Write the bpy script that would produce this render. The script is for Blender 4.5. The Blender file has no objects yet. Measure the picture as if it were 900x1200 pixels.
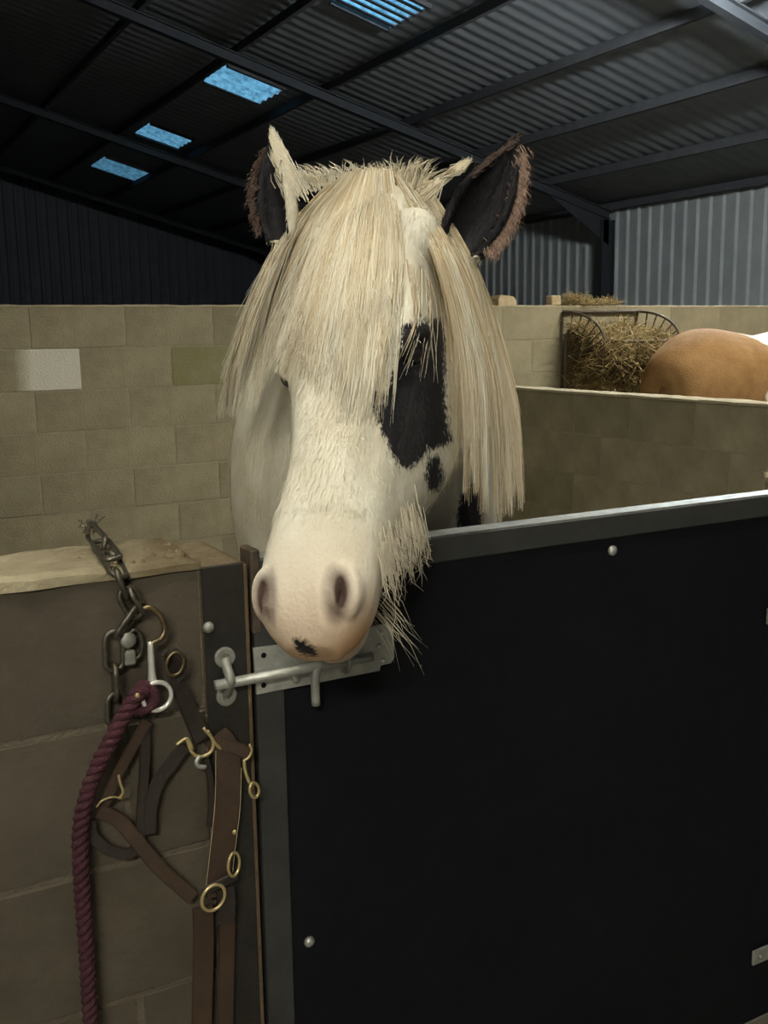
import bpy, bmesh, math, random
import numpy as np
from mathutils import Vector, Matrix, noise
from mathutils.bvhtree import BVHTree

random.seed(7); rng = np.random.default_rng(7)
PI = math.pi
scene = bpy.context.scene
COL = scene.collection

# ------------------------------------------------------------------ camera
F = 1188.0                                   # focal length in pixels of the 900x1200 frame
YAW, PITCH, ROLL, EYE = math.radians(28.67), math.radians(9.95), math.radians(-.82), 1.58
fw = np.array([math.sin(YAW)*math.cos(PITCH), math.cos(YAW)*math.cos(PITCH), -math.sin(PITCH)])
_r = np.array([math.cos(YAW), -math.sin(YAW), 0.0]); _u = np.cross(_r, fw)
rt = _r*math.cos(ROLL)+_u*math.sin(ROLL); up = -_r*math.sin(ROLL)+_u*math.cos(ROLL)
CAM = np.array([0, 0, EYE])
cd = bpy.data.cameras.new('camera'); cam = bpy.data.objects.new('camera', cd); COL.objects.link(cam)
cd.sensor_fit = 'VERTICAL'; cd.sensor_height = 24.0; cd.lens = 24.0*F/1200.0
cd.clip_start = .05; cd.clip_end = 200
cam.matrix_world = Matrix(((rt[0], up[0], -fw[0], 0), (rt[1], up[1], -fw[1], 0), (rt[2], up[2], -fw[2], EYE), (0, 0, 0, 1)))
scene.camera = cam

# ------------------------------------------------------------------ world, exposure
scene.view_settings.view_transform = 'Standard'; scene.view_settings.look = 'None'
scene.view_settings.gamma = 1.0; scene.view_settings.use_curve_mapping = False
scene.view_settings.exposure = 0.0
w = bpy.data.worlds.new('dusk_sky'); scene.world = w; w.use_nodes = True
w.node_tree.nodes['Background'].inputs[0].default_value = (.25, .38, .6, 1)
w.node_tree.nodes['Background'].inputs[1].default_value = .6
# the barn is closed: its light comes from the lamps in LAMPS (position, with added reflector or bare, power of the tube's glow)
LAMPS = [((.2, .85, 3.7), True, 125.0), ((5.2, 2.6, 4.6), True, 620.0), ((8.6, 7.6, 5.2), False, 1650.0), ((-1.5, -1.5, 3.0), True, 370.0)]
LAMP_COLOUR, COOL_COLOUR = (1.0, .95, .80), (.84, .93, 1.0)

# ------------------------------------------------------------------ helpers
def ray(x, y): return fw+rt*(x-450)/F-up*(y-600)/F
def hit(x, y, ax, v):                        # point on the plane coordinate[ax] = v
    d = ray(x, y); return CAM+d*(v-CAM[ax])/d[ax]
def at(x, y, z): return CAM+ray(x, y)*z
def proj(p):
    d = np.asarray(p, float)-CAM; z = d@fw
    return 450+F*(d@rt)/z, 600-F*(d@up)/z, z
def V(p): return Vector((float(p[0]), float(p[1]), float(p[2])))

def mat(name, col, rough=.7, metal=0.0, var=None, scale=8.0, detail=6.0, bump=0.0, bscale=40.0, spec=.5, rand=0.0, coord='Object'):
    m = bpy.data.materials.new(name); m.use_nodes = True
    nt = m.node_tree; b = nt.nodes['Principled BSDF']; L = nt.links
    b.inputs['Base Color'].default_value = (*col, 1); b.inputs['Roughness'].default_value = rough
    b.inputs['Metallic'].default_value = metal; b.inputs['Specular IOR Level'].default_value = spec
    tc = nt.nodes.new('ShaderNodeTexCoord')
    src = None
    if var is not None:
        n = nt.nodes.new('ShaderNodeTexNoise'); n.inputs['Scale'].default_value = scale; n.inputs['Detail'].default_value = detail
        n.inputs['Roughness'].default_value = .65
        L.new(tc.outputs[coord], n.inputs['Vector'])
        r = nt.nodes.new('ShaderNodeValToRGB'); r.color_ramp.elements[0].position = .32; r.color_ramp.elements[1].position = .7
        r.color_ramp.elements[0].color = (*var, 1); r.color_ramp.elements[1].color = (*col, 1)
        L.new(n.outputs['Fac'], r.inputs['Fac']); src = r.outputs['Color']
        L.new(src, b.inputs['Base Color'])
    if rand:
        oi = nt.nodes.new('ShaderNodeObjectInfo'); mr = nt.nodes.new('ShaderNodeMapRange')
        mr.inputs[3].default_value = 1-rand; mr.inputs[4].default_value = 1+rand
        L.new(oi.outputs['Random'], mr.inputs[0])
        mx = nt.nodes.new('ShaderNodeVectorMath'); mx.operation = 'SCALE'
        if src is None:
            mx.inputs[0].default_value = col
        else: L.new(src, mx.inputs[0])
        L.new(mr.outputs[0], mx.inputs['Scale']); L.new(mx.outputs[0], b.inputs['Base Color'])
    if bump:
        n2 = nt.nodes.new('ShaderNodeTexNoise'); n2.inputs['Scale'].default_value = bscale; n2.inputs['Detail'].default_value = 5
        L.new(tc.outputs[coord], n2.inputs['Vector'])
        bp = nt.nodes.new('ShaderNodeBump'); bp.inputs['Strength'].default_value = bump; bp.inputs['Distance'].default_value = .01
        L.new(n2.outputs['Fac'], bp.inputs['Height']); L.new(bp.outputs['Normal'], b.inputs['Normal'])
    return m

class MB:
    """collects shapes, builds ONE mesh object"""
    def __init__(s): s.v = []; s.f = []
    def add(s, vs, fs):
        o = len(s.v); s.v += [tuple(float(c) for c in p) for p in vs]; s.f += [tuple(i+o for i in q) for q in fs]; return s
    def box(s, a, b, bev=0.0, M=None):
        a, b = np.minimum(a, b), np.maximum(a, b)
        bm = bmesh.new(); bmesh.ops.create_cube(bm, size=1)
        for v in bm.verts: v.co = V([(a[i]+b[i])/2+v.co[i]*(b[i]-a[i]) for i in range(3)])
        if bev: bmesh.ops.bevel(bm, geom=bm.edges[:], offset=bev, segments=1, affect='EDGES')
        if M is not None: bm.transform(M)
        bm.verts.index_update()
        s.add([v.co for v in bm.verts], [[v.index for v in f.verts] for f in bm.faces]); bm.free(); return s
    def tube(s, pts, r, n=8, closed=False, cap=True):
        P = [V(p) for p in pts]; k = len(P); R = r if hasattr(r, '__len__') else [r]*k
        T = []
        for i in range(k):
            a = P[(i-1) % k] if (closed or i > 0) else P[i]; b = P[(i+1) % k] if (closed or i < k-1) else P[i]
            T.append((b-a).normalized() if (b-a).length > 1e-9 else Vector((0, 0, 1)))
        ref = Vector((0, 0, 1)) if abs(T[0].z) < .9 else Vector((1, 0, 0))
        N = (ref-T[0]*ref.dot(T[0])).normalized(); vs = []
        for i in range(k):
            N = (N-T[i]*N.dot(T[i])).normalized(); B = T[i].cross(N)
            for j in range(n):
                a = 2*PI*j/n; vs.append(P[i]+(N*math.cos(a)+B*math.sin(a))*R[i])
        fs = []
        for i in range(k if closed else k-1):
            i2 = (i+1) % k
            for j in range(n): fs.append((i*n+j, i*n+(j+1) % n, i2*n+(j+1) % n, i2*n+j))
        if cap and not closed: fs += [tuple(range(n-1, -1, -1)), tuple((k-1)*n+j for j in range(n))]
        return s.add(vs, fs)
    def strap(s, pts, wdt, th, nrm):
        """leather strap along pts: width wdt, thickness th, face turned to nrm"""
        P = [V(p) for p in pts]; k = len(P); W = wdt if hasattr(wdt, '__len__') else [wdt]*k
        NR = [V(q) for q in nrm] if hasattr(nrm[0], '__len__') else [V(nrm)]*k
        vs = []
        for i in range(k):
            T = (P[min(i+1, k-1)]-P[max(i-1, 0)]).normalized(); nn = (NR[i]-T*NR[i].dot(T)).normalized(); sd = T.cross(nn)
            h = W[i]/2; e = th*.35
            for a, b in ((-h, -th/2), (-h+e, th/2), (h-e, th/2), (h, -th/2)): vs.append(P[i]+sd*a+nn*b)
        fs = []
        for i in range(k-1):
            for j in range(4): fs.append((i*4+j, i*4+(j+1) % 4, i*4+4+(j+1) % 4, i*4+4+j))
        fs += [(3, 2, 1, 0), tuple((k-1)*4+j for j in range(4))]
        return s.add(vs, fs)
    def lathe(s, c, axis, prof, n=16):
        A = V(axis).normalized(); ref = Vector((0, 0, 1)) if abs(A.z) < .9 else Vector((1, 0, 0))
        N = (ref-A*ref.dot(A)).normalized(); B = A.cross(N); c = V(c); vs = []
        for r, h in prof:
            for j in range(n):
                a = 2*PI*j/n; vs.append(c+A*h+(N*math.cos(a)+B*math.sin(a))*r)
        fs = []; k = len(prof)
        for i in range(k-1):
            for j in range(n): fs.append((i*n+j, i*n+(j+1) % n, (i+1)*n+(j+1) % n, (i+1)*n+j))
        fs += [tuple(range(n-1, -1, -1)), tuple((k-1)*n+j for j in range(n))]
        return s.add(vs, fs)
    def prism(s, poly, vec):
        n = len(poly); P = [V(p) for p in poly]; q = V(vec)
        return s.add(P+[p+q for p in P], [tuple(range(n-1, -1, -1)), tuple(range(n, 2*n))]+[(i, (i+1) % n, n+(i+1) % n, n+i) for i in range(n)])
    def mesh(s, name, m, smooth=False):
        me = bpy.data.meshes.new(name); me.from_pydata(s.v, [], s.f); me.update()
        bm = bmesh.new(); bm.from_mesh(me); bmesh.ops.recalc_face_normals(bm, faces=bm.faces); bm.to_mesh(me); bm.free()
        if smooth:
            me.polygons.foreach_set('use_smooth', [True]*len(me.polygons))
        me.materials.append(m); return me
    def build(s, name, m, parent=None, smooth=False, origin=None):
        if origin is not None:
            o = np.array(origin, float); s.v = [tuple(np.array(p)-o) for p in s.v]
        ob = bpy.data.objects.new(name, s.mesh(name, m, smooth)); COL.objects.link(ob)
        if origin is not None: ob.location = V(origin)
        if parent is not None: put(ob, parent)
        return ob
def put(ob, parent):                         # parents keep identity rotation, so only their location is subtracted
    ob.parent = parent; q = Vector((0, 0, 0)); p = parent
    while p is not None: q += p.location; p = p.parent
    ob.location = ob.location-q
    return ob
def tag(o, label=None, cat=None, group=None, kind=None):
    if label: o['label'] = label
    if cat: o['category'] = cat
    if group: o['group'] = group
    if kind: o['kind'] = kind
    return o
def empty(name, loc, label=None, cat=None, group=None, kind=None):
    o = bpy.data.objects.new(name, None); COL.objects.link(o); o.location = V(loc); o.empty_display_size = .1
    return tag(o, label, cat, group, kind)
def inst(name, me, loc, parent):
    o = bpy.data.objects.new(name, me); COL.objects.link(o); o.location = V(loc); put(o, parent); return o
def spline(pts, n=8):
    P = [np.array(p, float) for p in pts]; Q = [2*P[0]-P[1]]+P+[2*P[-1]-P[-2]]; out = []
    for i in range(1, len(Q)-2):
        for k in range(n):
            t = k/n; a, b, c, d = Q[i-1], Q[i], Q[i+1], Q[i+2]
            out.append(.5*((2*b)+(c-a)*t+(2*a-5*b+4*c-d)*t*t+(3*b-a-3*c+d)*t**3))
    out.append(P[-1]); return out
def loop(c, ax1, ax2, r1, r2=None, n=24, a0=0.0, a1=2*PI, closed=True):
    r2 = r1 if r2 is None else r2; c = np.array(c, float); A = np.array(ax1, float); B = np.array(ax2, float)
    return [c+A*r1*math.cos(a0+(a1-a0)*i/(n if closed else n-1))+B*r2*math.sin(a0+(a1-a0)*i/(n if closed else n-1)) for i in range(n)]

# ------------------------------------------------------------------ materials
M = {}
M['block'] = mat('grey_concrete_block', (.39, .35, .235), .92, var=(.27, .238, .155), scale=5, bump=.5, bscale=90, rand=.10)
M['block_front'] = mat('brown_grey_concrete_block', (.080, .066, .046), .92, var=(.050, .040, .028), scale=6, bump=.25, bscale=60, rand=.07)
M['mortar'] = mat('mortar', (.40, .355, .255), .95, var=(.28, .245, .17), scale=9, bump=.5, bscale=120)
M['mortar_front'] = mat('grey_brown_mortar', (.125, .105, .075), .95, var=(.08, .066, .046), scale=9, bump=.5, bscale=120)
M['coping'] = mat('dusty_mortar_top', (.56, .50, .35), .95, var=(.40, .34, .22), scale=6, bump=.6, bscale=70)
M['dirt'] = mat('trodden_dirt', (.22, .17, .10), .95, var=(.12, .09, .05), scale=30, bump=.8, bscale=160)
M['floor'] = mat('stable_concrete', (.23, .21, .17), .9, var=(.13, .11, .08), scale=3, bump=.4, bscale=40)
M['steel'] = mat('dark_painted_steel', (.024, .021, .017), .6, metal=.2, var=(.013, .012, .011), scale=20, bump=.2, bscale=60)
M['steel_light'] = mat('grey_painted_steel', (.052, .054, .051), .55, metal=.25, var=(.034, .036, .036), scale=14, bump=.15, bscale=60)
M['rust'] = mat('rusty_steel_edge', (.16, .11, .06), .7, metal=.3, var=(.10, .07, .045), scale=30, bump=.4, bscale=80)
M['rust_dark'] = mat('dark_rusty_steel', (.11, .075, .045), .7, metal=.3, var=(.045, .038, .032), scale=40, bump=.3, bscale=80)
M['bronze'] = mat('dull_bronze', (.26, .20, .11), .4, metal=.9, var=(.13, .10, .06), scale=60)
M['board'] = mat('black_resin_board', (.0065, .0070, .0105), .65, var=(.0045, .005, .0075), scale=30, bump=.1, bscale=200, spec=.15)
M['galv'] = mat('galvanised_steel', (.50, .51, .47), .45, metal=.55, var=(.36, .37, .34), scale=45, detail=2, bump=.1, bscale=80)
M['galv_dull'] = mat('dull_galvanised_steel', (.34, .35, .31), .55, metal=.45, var=(.22, .22, .19), scale=45, bump=.1)
M['chain'] = mat('dark_weathered_steel', (.13, .125, .10), .45, metal=.7, var=(.07, .06, .045), scale=90)
M['chrome'] = mat('bright_nickel', (.80, .80, .76), .28, metal=.6)
M['brass'] = mat('polished_brass', (.66, .54, .28), .32, metal=.75)
M['leather'] = mat('brown_leather', (.054, .031, .018), .6, var=(.034, .020, .013), scale=25, bump=.15, bscale=120)
M['leather_dark'] = mat('dark_brown_leather', (.026, .019, .016), .6, var=(.018, .013, .011), scale=25, bump=.15, bscale=120)
M['rope'] = mat('maroon_cotton_rope', (.058, .010, .019), .85, var=(.032, .0065, .012), scale=60, bump=.5, bscale=300)
M['roof'] = mat('fibre_cement_sheet', (.21, .22, .225), .85, var=(.165, .173, .18), scale=2.5)
M['purlin'] = mat('dark_timber_purlin', (.07, .07, .07), .8, var=(.04, .04, .042), scale=6)
M['frame'] = mat('grey_steel_frame', (.024, .026, .028), .8, metal=.0, var=(.016, .018, .02), scale=4)
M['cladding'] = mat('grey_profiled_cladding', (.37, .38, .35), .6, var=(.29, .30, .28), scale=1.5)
M['cladding_shaded'] = mat('shade_painted_cladding', (.085, .09, .10), .7, var=(.06, .065, .075), scale=1.5)  # same cladding, with the shade of the unlit walls put into its colour
M['wood'] = mat('pale_sawn_timber', (.60, .50, .32), .8, var=(.42, .33, .2), scale=18, bump=.3)
M['iron'] = mat('rusty_rack_iron', (.15, .125, .09), .6, metal=.4, var=(.08, .06, .045), scale=40)
M['hoof'] = mat('hoof_horn', (.10, .085, .07), .6, var=(.06, .05, .04), scale=30)
M['eye'] = mat('dark_horse_eye', (.012, .010, .010), .08, spec=.6)
M['lamp_body'] = mat('white_lamp_body', (.7, .7, .68), .5)

# ------------------------------------------------------------------ building: roof, side walls, floor
XR, HE, ALPHA = 14.88, 4.2, math.radians(15)        # right eave
XRIDGE = 2.4; TA = math.tan(ALPHA)
ZR = HE+(XR-XRIDGE)*TA; XL = XRIDGE-(XR-XRIDGE)
Y0, Y1 = -6.0, 34.0
def roofz(x): return ZR-abs(x-XRIDGE)*TA
fl = MB().box((XL, 1.445, -.3), (XR, Y1, 0)).build('floor', M['floor']); tag(MB().box((XL, Y0, -.3), (XR, 1.445, -.1)).build('floor_walkway', M['floor']), 'bare concrete walkway in front of the stalls', kind='structure'); tag(fl, 'bare concrete floor of the barn', kind='structure')

def corrugated(y0, y1, xa, xb, period=.29, amp=.007, holes=()):
    """roof sheeting from (xa) to (xb) along the slope, waves along Y, with openings for the rooflights"""
    mb = MB(); st = period/6; ys = np.arange(y0, y1+st/2, st)
    cuts = sorted({xa, xb, *[h[0] for h in holes], *[h[1] for h in holes]})
    for a, b in zip(cuts[:-1], cuts[1:]):
        cy = (a+b)/2; rows = []
        for y in ys: 
            z = amp*math.sin(2*PI*y/period); rows.append(((a, y, roofz(a)+z), (b, y, roofz(b)+z)))
        vs = [p for r_ in rows for p in r_]; fs = []
        for i in range(len(ys)-1):
            ym = (ys[i]+ys[i+1])/2
            if any(h[0] < cy < h[1] and h[2] < ym < h[3] for h in holes): continue
            fs.append((2*i, 2*i+1, 2*i+3, 2*i+2))
        mb.add(vs, fs)
    return mb
SKY = [(6.94, 7.90, 12.9, 14.1), (6.84, 7.97, 18.1, 19.4), (6.97, 7.99, 23.4, 24.7), (7.07, 8.28, 27.9, 29.6)]
ceil = empty('ceiling', (XRIDGE, 10, ZR), 'dark pitched barn roof of corrugated sheets on purlins', kind='structure')
corrugated(Y0, Y1, XRIDGE, XR+.3, holes=SKY).build('roof_sheet', M['roof'], ceil, True)
corrugated(Y0, Y1, XL-.3, XRIDGE).build('roof_sheet', M['roof'], ceil, True)
for x in (4.95, 6.6, 8.25, 9.88, 11.5, 13.15, 14.7):
    MB().box((x-.04, Y0, roofz(x)-.19), (x+.04, Y1, roofz(x)-.05)).build('purlin', M['purlin'], ceil)
for x in (-.15, -3.4, -6.7, -9.9):
    MB().box((x-.04, Y0, roofz(x)-.19), (x+.04, Y1, roofz(x)-.05)).build('purlin', M['purlin'], ceil)
FR = (1.4, 9.2, 16.95, 24.75, 32.4)
for y in FR:
    for x in (XR-.15, XL+.15):
        z1 = roofz(x)-.27
        g = MB(); sx = 1 if x > 0 else -1
        # I-section rafter with haunch
        a, b = x, XRIDGE
        za, zb = roofz(a)-.19, roofz(b)-.19
        for (dz0, dz1, hw) in ((0, -.02, .07), (-.02, -.16, .012), (-.16, -.18, .07)):
            g.add([(a, y-hw, za+dz0), (b, y-hw, zb+dz0), (b, y+hw, zb+dz0), (a, y+hw, za+dz0), (a, y-hw, za+dz1), (b, y-hw, zb+dz1), (b, y+hw, zb+dz1), (a, y+hw, za+dz1)],
                  [(0, 1, 2, 3), (7, 6, 5, 4), (0, 4, 5, 1), (1, 5, 6, 2), (2, 6, 7, 3), (3, 7, 4, 0)])
        h = 1.6; xb = x-sx*h
        g.prism([(x, y-.012, za-.16), (xb, y-.012, roofz(xb)-.36), (x, y-.012, za-.7)], (0, .024, 0))
        g.build('rafter', M['frame'], ceil)
# rooflights: translucent corrugated panes lit by the evening sky
def skylight_mat():
    m = bpy.data.materials.new('blue_rooflight_pane'); m.use_nodes = True; nt = m.node_tree; L = nt.links
    b = nt.nodes['Principled BSDF']; b.inputs['Base Color'].default_value = (.2, .3, .4, 1); b.inputs['Roughness'].default_value = .5
    tc = nt.nodes.new('ShaderNodeTexCoord'); n = nt.nodes.new('ShaderNodeTexNoise'); n.inputs['Scale'].default_value = 7; n.inputs['Detail'].default_value = 8
    n.inputs['Roughness'].default_value = .75
    L.new(tc.outputs['Object'], n.inputs['Vector'])
    r = nt.nodes.new('ShaderNodeValToRGB'); e = r.color_ramp.elements
    e[0].position = .36; e[0].color = (.03, .12, .22, 1); e[1].position = .58; e[1].color = (.16, .47, .72, 1)
    L.new(n.outputs['Fac'], r.inputs['Fac']); L.new(r.outputs['Color'], b.inputs['Emission Color'])
    oi = nt.nodes.new('ShaderNodeAttribute'); oi.attribute_type = 'OBJECT'; oi.attribute_name = 'sky_strength'
    L.new(oi.outputs['Fac'], b.inputs['Emission Strength'])
    return m
M['sky'] = skylight_mat()
SKL = ['pale blue ribbed rooflight at the top edge, nearest of the roof row', 'pale blue rooflight, second in the row on the dark roof',
       'dirty blue rooflight, third in the row on the dark roof', 'dim blue rooflight, farthest in the row on the dark roof']
for i, (xa, xb, ya, yb) in enumerate(SKY):
    wn = empty(f'window_{i+1}', ((xa+xb)/2, (ya+yb)/2, roofz((xa+xb)/2)), SKL[i], kind='structure')
    per = .2 if i == 0 else .29; mb = MB(); st = per/8; ys = np.arange(ya, yb+st/2, st)
    vs = []
    for y in ys:
        z = .035*math.sin(2*PI*y/per)+.01; vs += [(xa, y, roofz(xa)+z), (xb, y, roofz(xb)+z)]
    mb.add(vs, [(2*k, 2*k+1, 2*k+3, 2*k+2) for k in range(len(ys)-1)])
    o = mb.build('pane', M['sky'], wn, True, origin=wn.location); o['sky_strength'] = (1.25, .95, .72, .42)[i]
    f = MB()
    for yy in (ya, yb): f.add([(xa, yy-.04, roofz(xa)-.05), (xb, yy-.04, roofz(xb)-.05), (xb, yy+.04, roofz(xb)-.05), (xa, yy+.04, roofz(xa)-.05),
                               (xa, yy-.04, roofz(xa)+.05), (xb, yy-.04, roofz(xb)+.05), (xb, yy+.04, roofz(xb)+.05), (xa, yy+.04, roofz(xa)+.05)],
                              [(3, 2, 1, 0), (4, 5, 6, 7), (0, 1, 5, 4), (1, 2, 6, 5), (2, 3, 7, 6), (3, 0, 4, 7)])
    f.build('edge_lap', M['purlin'], wn)
    if i == 0:                                # dark corrugation lines between the ribs
        for k in range(1, 6):
            yy = ya+(yb-ya)*k/6
            MB().add([(xa, yy-.035, roofz(xa)-.035), (xb, yy-.035, roofz(xb)-.035), (xb, yy+.035, roofz(xb)-.035), (xa, yy+.035, roofz(xa)-.035),
                      (xa, yy-.01, roofz(xa)-.005), (xb, yy-.01, roofz(xb)-.005), (xb, yy+.01, roofz(xb)-.005), (xa, yy+.01, roofz(xa)-.005)],
                     [(3, 2, 1, 0), (4, 5, 6, 7), (0, 1, 5, 4), (1, 2, 6, 5), (2, 3, 7, 6), (3, 0, 4, 7)]).build('rib', M['purlin'], wn)

def clad_wall(name, label, pts0, dirv, inw, length, height, cols):
    """profiled sheet cladding: each trapezoid rib gets its own depth"""
    root = empty(name, pts0, label, kind='structure'); mb = MB(); per = .32; d = np.array(dirv, float); n = np.array(inw, float); p0 = np.array(pts0, float)
    prof = [(0, 0), (.08, 0), (.12, .045), (.20, .045), (.24, 0)]
    pts = []
    k = 0
    while k*per < length:
        for s_, q in prof: pts.append((k*per+s_, q))
        k += 1
    pts.append((k*per, 0))
    for s_, q in pts:
        b = p0+d*s_+n*q; hh = height(b) if callable(height) else height
        mb.v += [tuple(b), (b[0], b[1], hh)]
    mb.f += [(2*i, 2*i+1, 2*i+3, 2*i+2) for i in range(len(pts)-1)]
    mb.build('cladding', M['cladding'] if name in ('wall_right', 'wall_near') else M['cladding_shaded'], root)
    for c in cols: c.build('column', M['frame'], root)
    return root
def column(x, y, sx):
    z1 = roofz(x)-.35; g = MB(); x0, x1 = x, x-sx*.34
    g.box((x0, y-.09, 0), (x0-sx*.025, y+.09, z1)); g.box((x1, y-.09, 0), (x1+sx*.025, y+.09, z1)); g.box((x0, y-.012, 0), (x1, y+.012, z1)); return g
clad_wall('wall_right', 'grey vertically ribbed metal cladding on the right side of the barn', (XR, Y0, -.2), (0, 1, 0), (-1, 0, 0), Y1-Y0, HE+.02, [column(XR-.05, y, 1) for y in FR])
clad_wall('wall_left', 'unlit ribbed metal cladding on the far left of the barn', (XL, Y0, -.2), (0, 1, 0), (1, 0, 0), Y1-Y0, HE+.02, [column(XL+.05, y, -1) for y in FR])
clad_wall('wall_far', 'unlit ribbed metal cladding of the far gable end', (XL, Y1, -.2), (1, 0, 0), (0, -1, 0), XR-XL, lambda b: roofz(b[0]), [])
clad_wall('wall_near', 'ribbed metal cladding of the gable end behind the viewer', (XL, Y0, -.2), (1, 0, 0), (0, 1, 0), XR-XL, lambda b: roofz(b[0]), [])

# ------------------------------------------------------------------ lamps
def tube_mat(nm, colr):
    m = bpy.data.materials.new(nm); m.use_nodes = True; b = m.node_tree.nodes['Principled BSDF']
    b.inputs['Emission Color'].default_value = (*colr, 1)
    at_ = m.node_tree.nodes.new('ShaderNodeAttribute'); at_.attribute_type = 'OBJECT'; at_.attribute_name = 'glow'
    m.node_tree.links.new(at_.outputs['Fac'], b.inputs['Emission Strength']); return m
M['tube'] = tube_mat('lit_warm_tube', LAMP_COLOUR); M['tube_cool'] = tube_mat('lit_cool_tube', COOL_COLOUR)
LL = ['fluorescent batten lamp hanging above the walkway before the stall', 'fluorescent batten lamp hanging above the neighbouring stall', 'bare fluorescent batten lamp hanging under the roof behind the stalls', 'fluorescent batten lamp hanging over the walkway behind the viewer']
for (p, ax, g), lab in zip(LAMPS, LL):
    r_ = empty('batten_lamp', p, lab, 'lamp', 'batten lamps'); p = np.array(p)
    MB().box(p+(-.75, -.05, .05), p+(.75, .05, .12), .008).build('housing', M['lamp_body'], r_)
    for s_ in (-1, 1):
        MB().box(p+(s_*.72-.02, -.03, -.03), p+(s_*.72+.02, .03, .06), .004).build('lamp_holder', M['lamp_body'], r_)
        MB().tube([p+(s_*.5, 0, .12), (p[0]+s_*.5, p[1], roofz(p[0]+s_*.5)-.03)], .006).build('hanger', M['steel'], r_)
    if ax:  # unseen trough, added to keep this lamp's light off the roof
        MB().prism([p+(-.75, -.05, .055), p+(-.75, .05, .055), p+(-.75, .16, -.045), p+(-.75, .157, -.05), p+(-.75, .045, .05), p+(-.75, -.045, .05), p+(-.75, -.157, -.05), p+(-.75, -.16, -.045)], (1.5, 0, 0)).build('added_reflector', M['lamp_body'], r_)
    t = MB().tube([p+(-.7, 0, 0), p+(.7, 0, 0)], .03, 16).build('tube', M['tube'] if ax else M['tube_cool'], r_, True); t['glow'] = g

# ------------------------------------------------------------------ block walls
def block_mesh(l, d, h, m, name='concrete_block'):
    return MB().box((-l/2, -d/2, -h/2), (l/2, d/2, h/2), .003).mesh(name, m)
def block_wall(name, label, p0, axis, length, depth, ztop, course, module, off, m, special=None, joint=.006, mm='mortar'):
    """p0: corner at the near face on the floor; axis 'X' or 'Y'; every block is an object, mortar core recessed"""
    root = empty(name, (p0[0], p0[1], 0), label, kind='structure')
    cx = (length, depth) if axis == 'X' else (depth, length)
    MB().box((p0[0]+.0015, p0[1]+.0015, 0), (p0[0]+cx[0]-.0015, p0[1]+cx[1]-.0015, ztop-.006)).build('mortar_joints', M[mm], root)
    cache = {}; k = 0; zt = ztop
    while zt > .02:
        zb = max(zt-course, 0.0); h = zt-zb-joint
        if h < .03: break
        s = (off[k % 2] % module)-module
        while s < length-.01:
            a, b = max(s, 0)+joint/2, min(s+module, length)-joint/2
            if b-a > .03:
                key = (round(b-a, 3), round(h, 3))
                if key not in cache: cache[key] = block_mesh(b-a if axis == 'X' else depth, depth if axis == 'X' else b-a, h, m)
                me = cache[key]; c = (a+b)/2; jit = random.uniform(-.0015, .0015)
                pos = (p0[0]+c, p0[1]+depth/2+jit, zb+joint/2+h/2) if axis == 'X' else (p0[0]+depth/2+jit, p0[1]+c, zb+joint/2+h/2)
                if special:
                    sm = special(k, p0[0]+a, p0[0]+b)
                    if sm: me = me.copy(); me.materials.clear(); me.materials.append(sm)
                o = inst('concrete_block', me, pos, root)
            s += module
        zt = zb; k += 1
    return root
def coping(root, a, b, z, m, th=.012, step=.04, rough=.004, name='mortar_cap'):
    """worn mortar layer on a wall top, slightly uneven"""
    nx, ny = max(2, int((b[0]-a[0])/step)), max(2, int((b[1]-a[1])/step)); vs = []; fs = []
    for i in range(nx+1):
        for j in range(ny+1):
            x, y = a[0]+(b[0]-a[0])*i/nx, a[1]+(b[1]-a[1])*j/ny
            e = i in (0, nx) or j in (0, ny); q = noise.noise(Vector((x*9, y*9, z)))+.5*noise.noise(Vector((x*30, y*30, 1)))
            dx = .006*noise.noise(Vector((x*15, y*15, 7))) if e else 0
            vs.append((x, y+dx, z+th+rough*q-(th*.45 if e else 0)))
    base = len(vs)
    for i in range(nx): 
        for j in range(ny): fs.append((i*(ny+1)+j, (i+1)*(ny+1)+j, (i+1)*(ny+1)+j+1, i*(ny+1)+j+1))
    ring = [i*(ny+1) for i in range(nx+1)]+[nx*(ny+1)+j for j in range(1, ny+1)]+[i*(ny+1)+ny for i in range(nx-1, -1, -1)]+[j for j in range(ny-1, 0, -1)]
    vs += [(vs[q][0], vs[q][1], z-.004) for q in ring]; n = len(ring)
    fs += [(ring[q], ring[(q+1) % n], base+(q+1) % n, base+q) for q in range(n)]
    fs.append(tuple(base+q for q in range(n)))
    return MB().add(vs, fs).build(name, m, root)

YF, ZF = 1.45, 1.238              # front of the stall
XJ = .474                         # where the blockwork meets the steel jamb
YB, ZB = 5.6, 1.75                # back wall
XD = 3.66                         # divider

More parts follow.
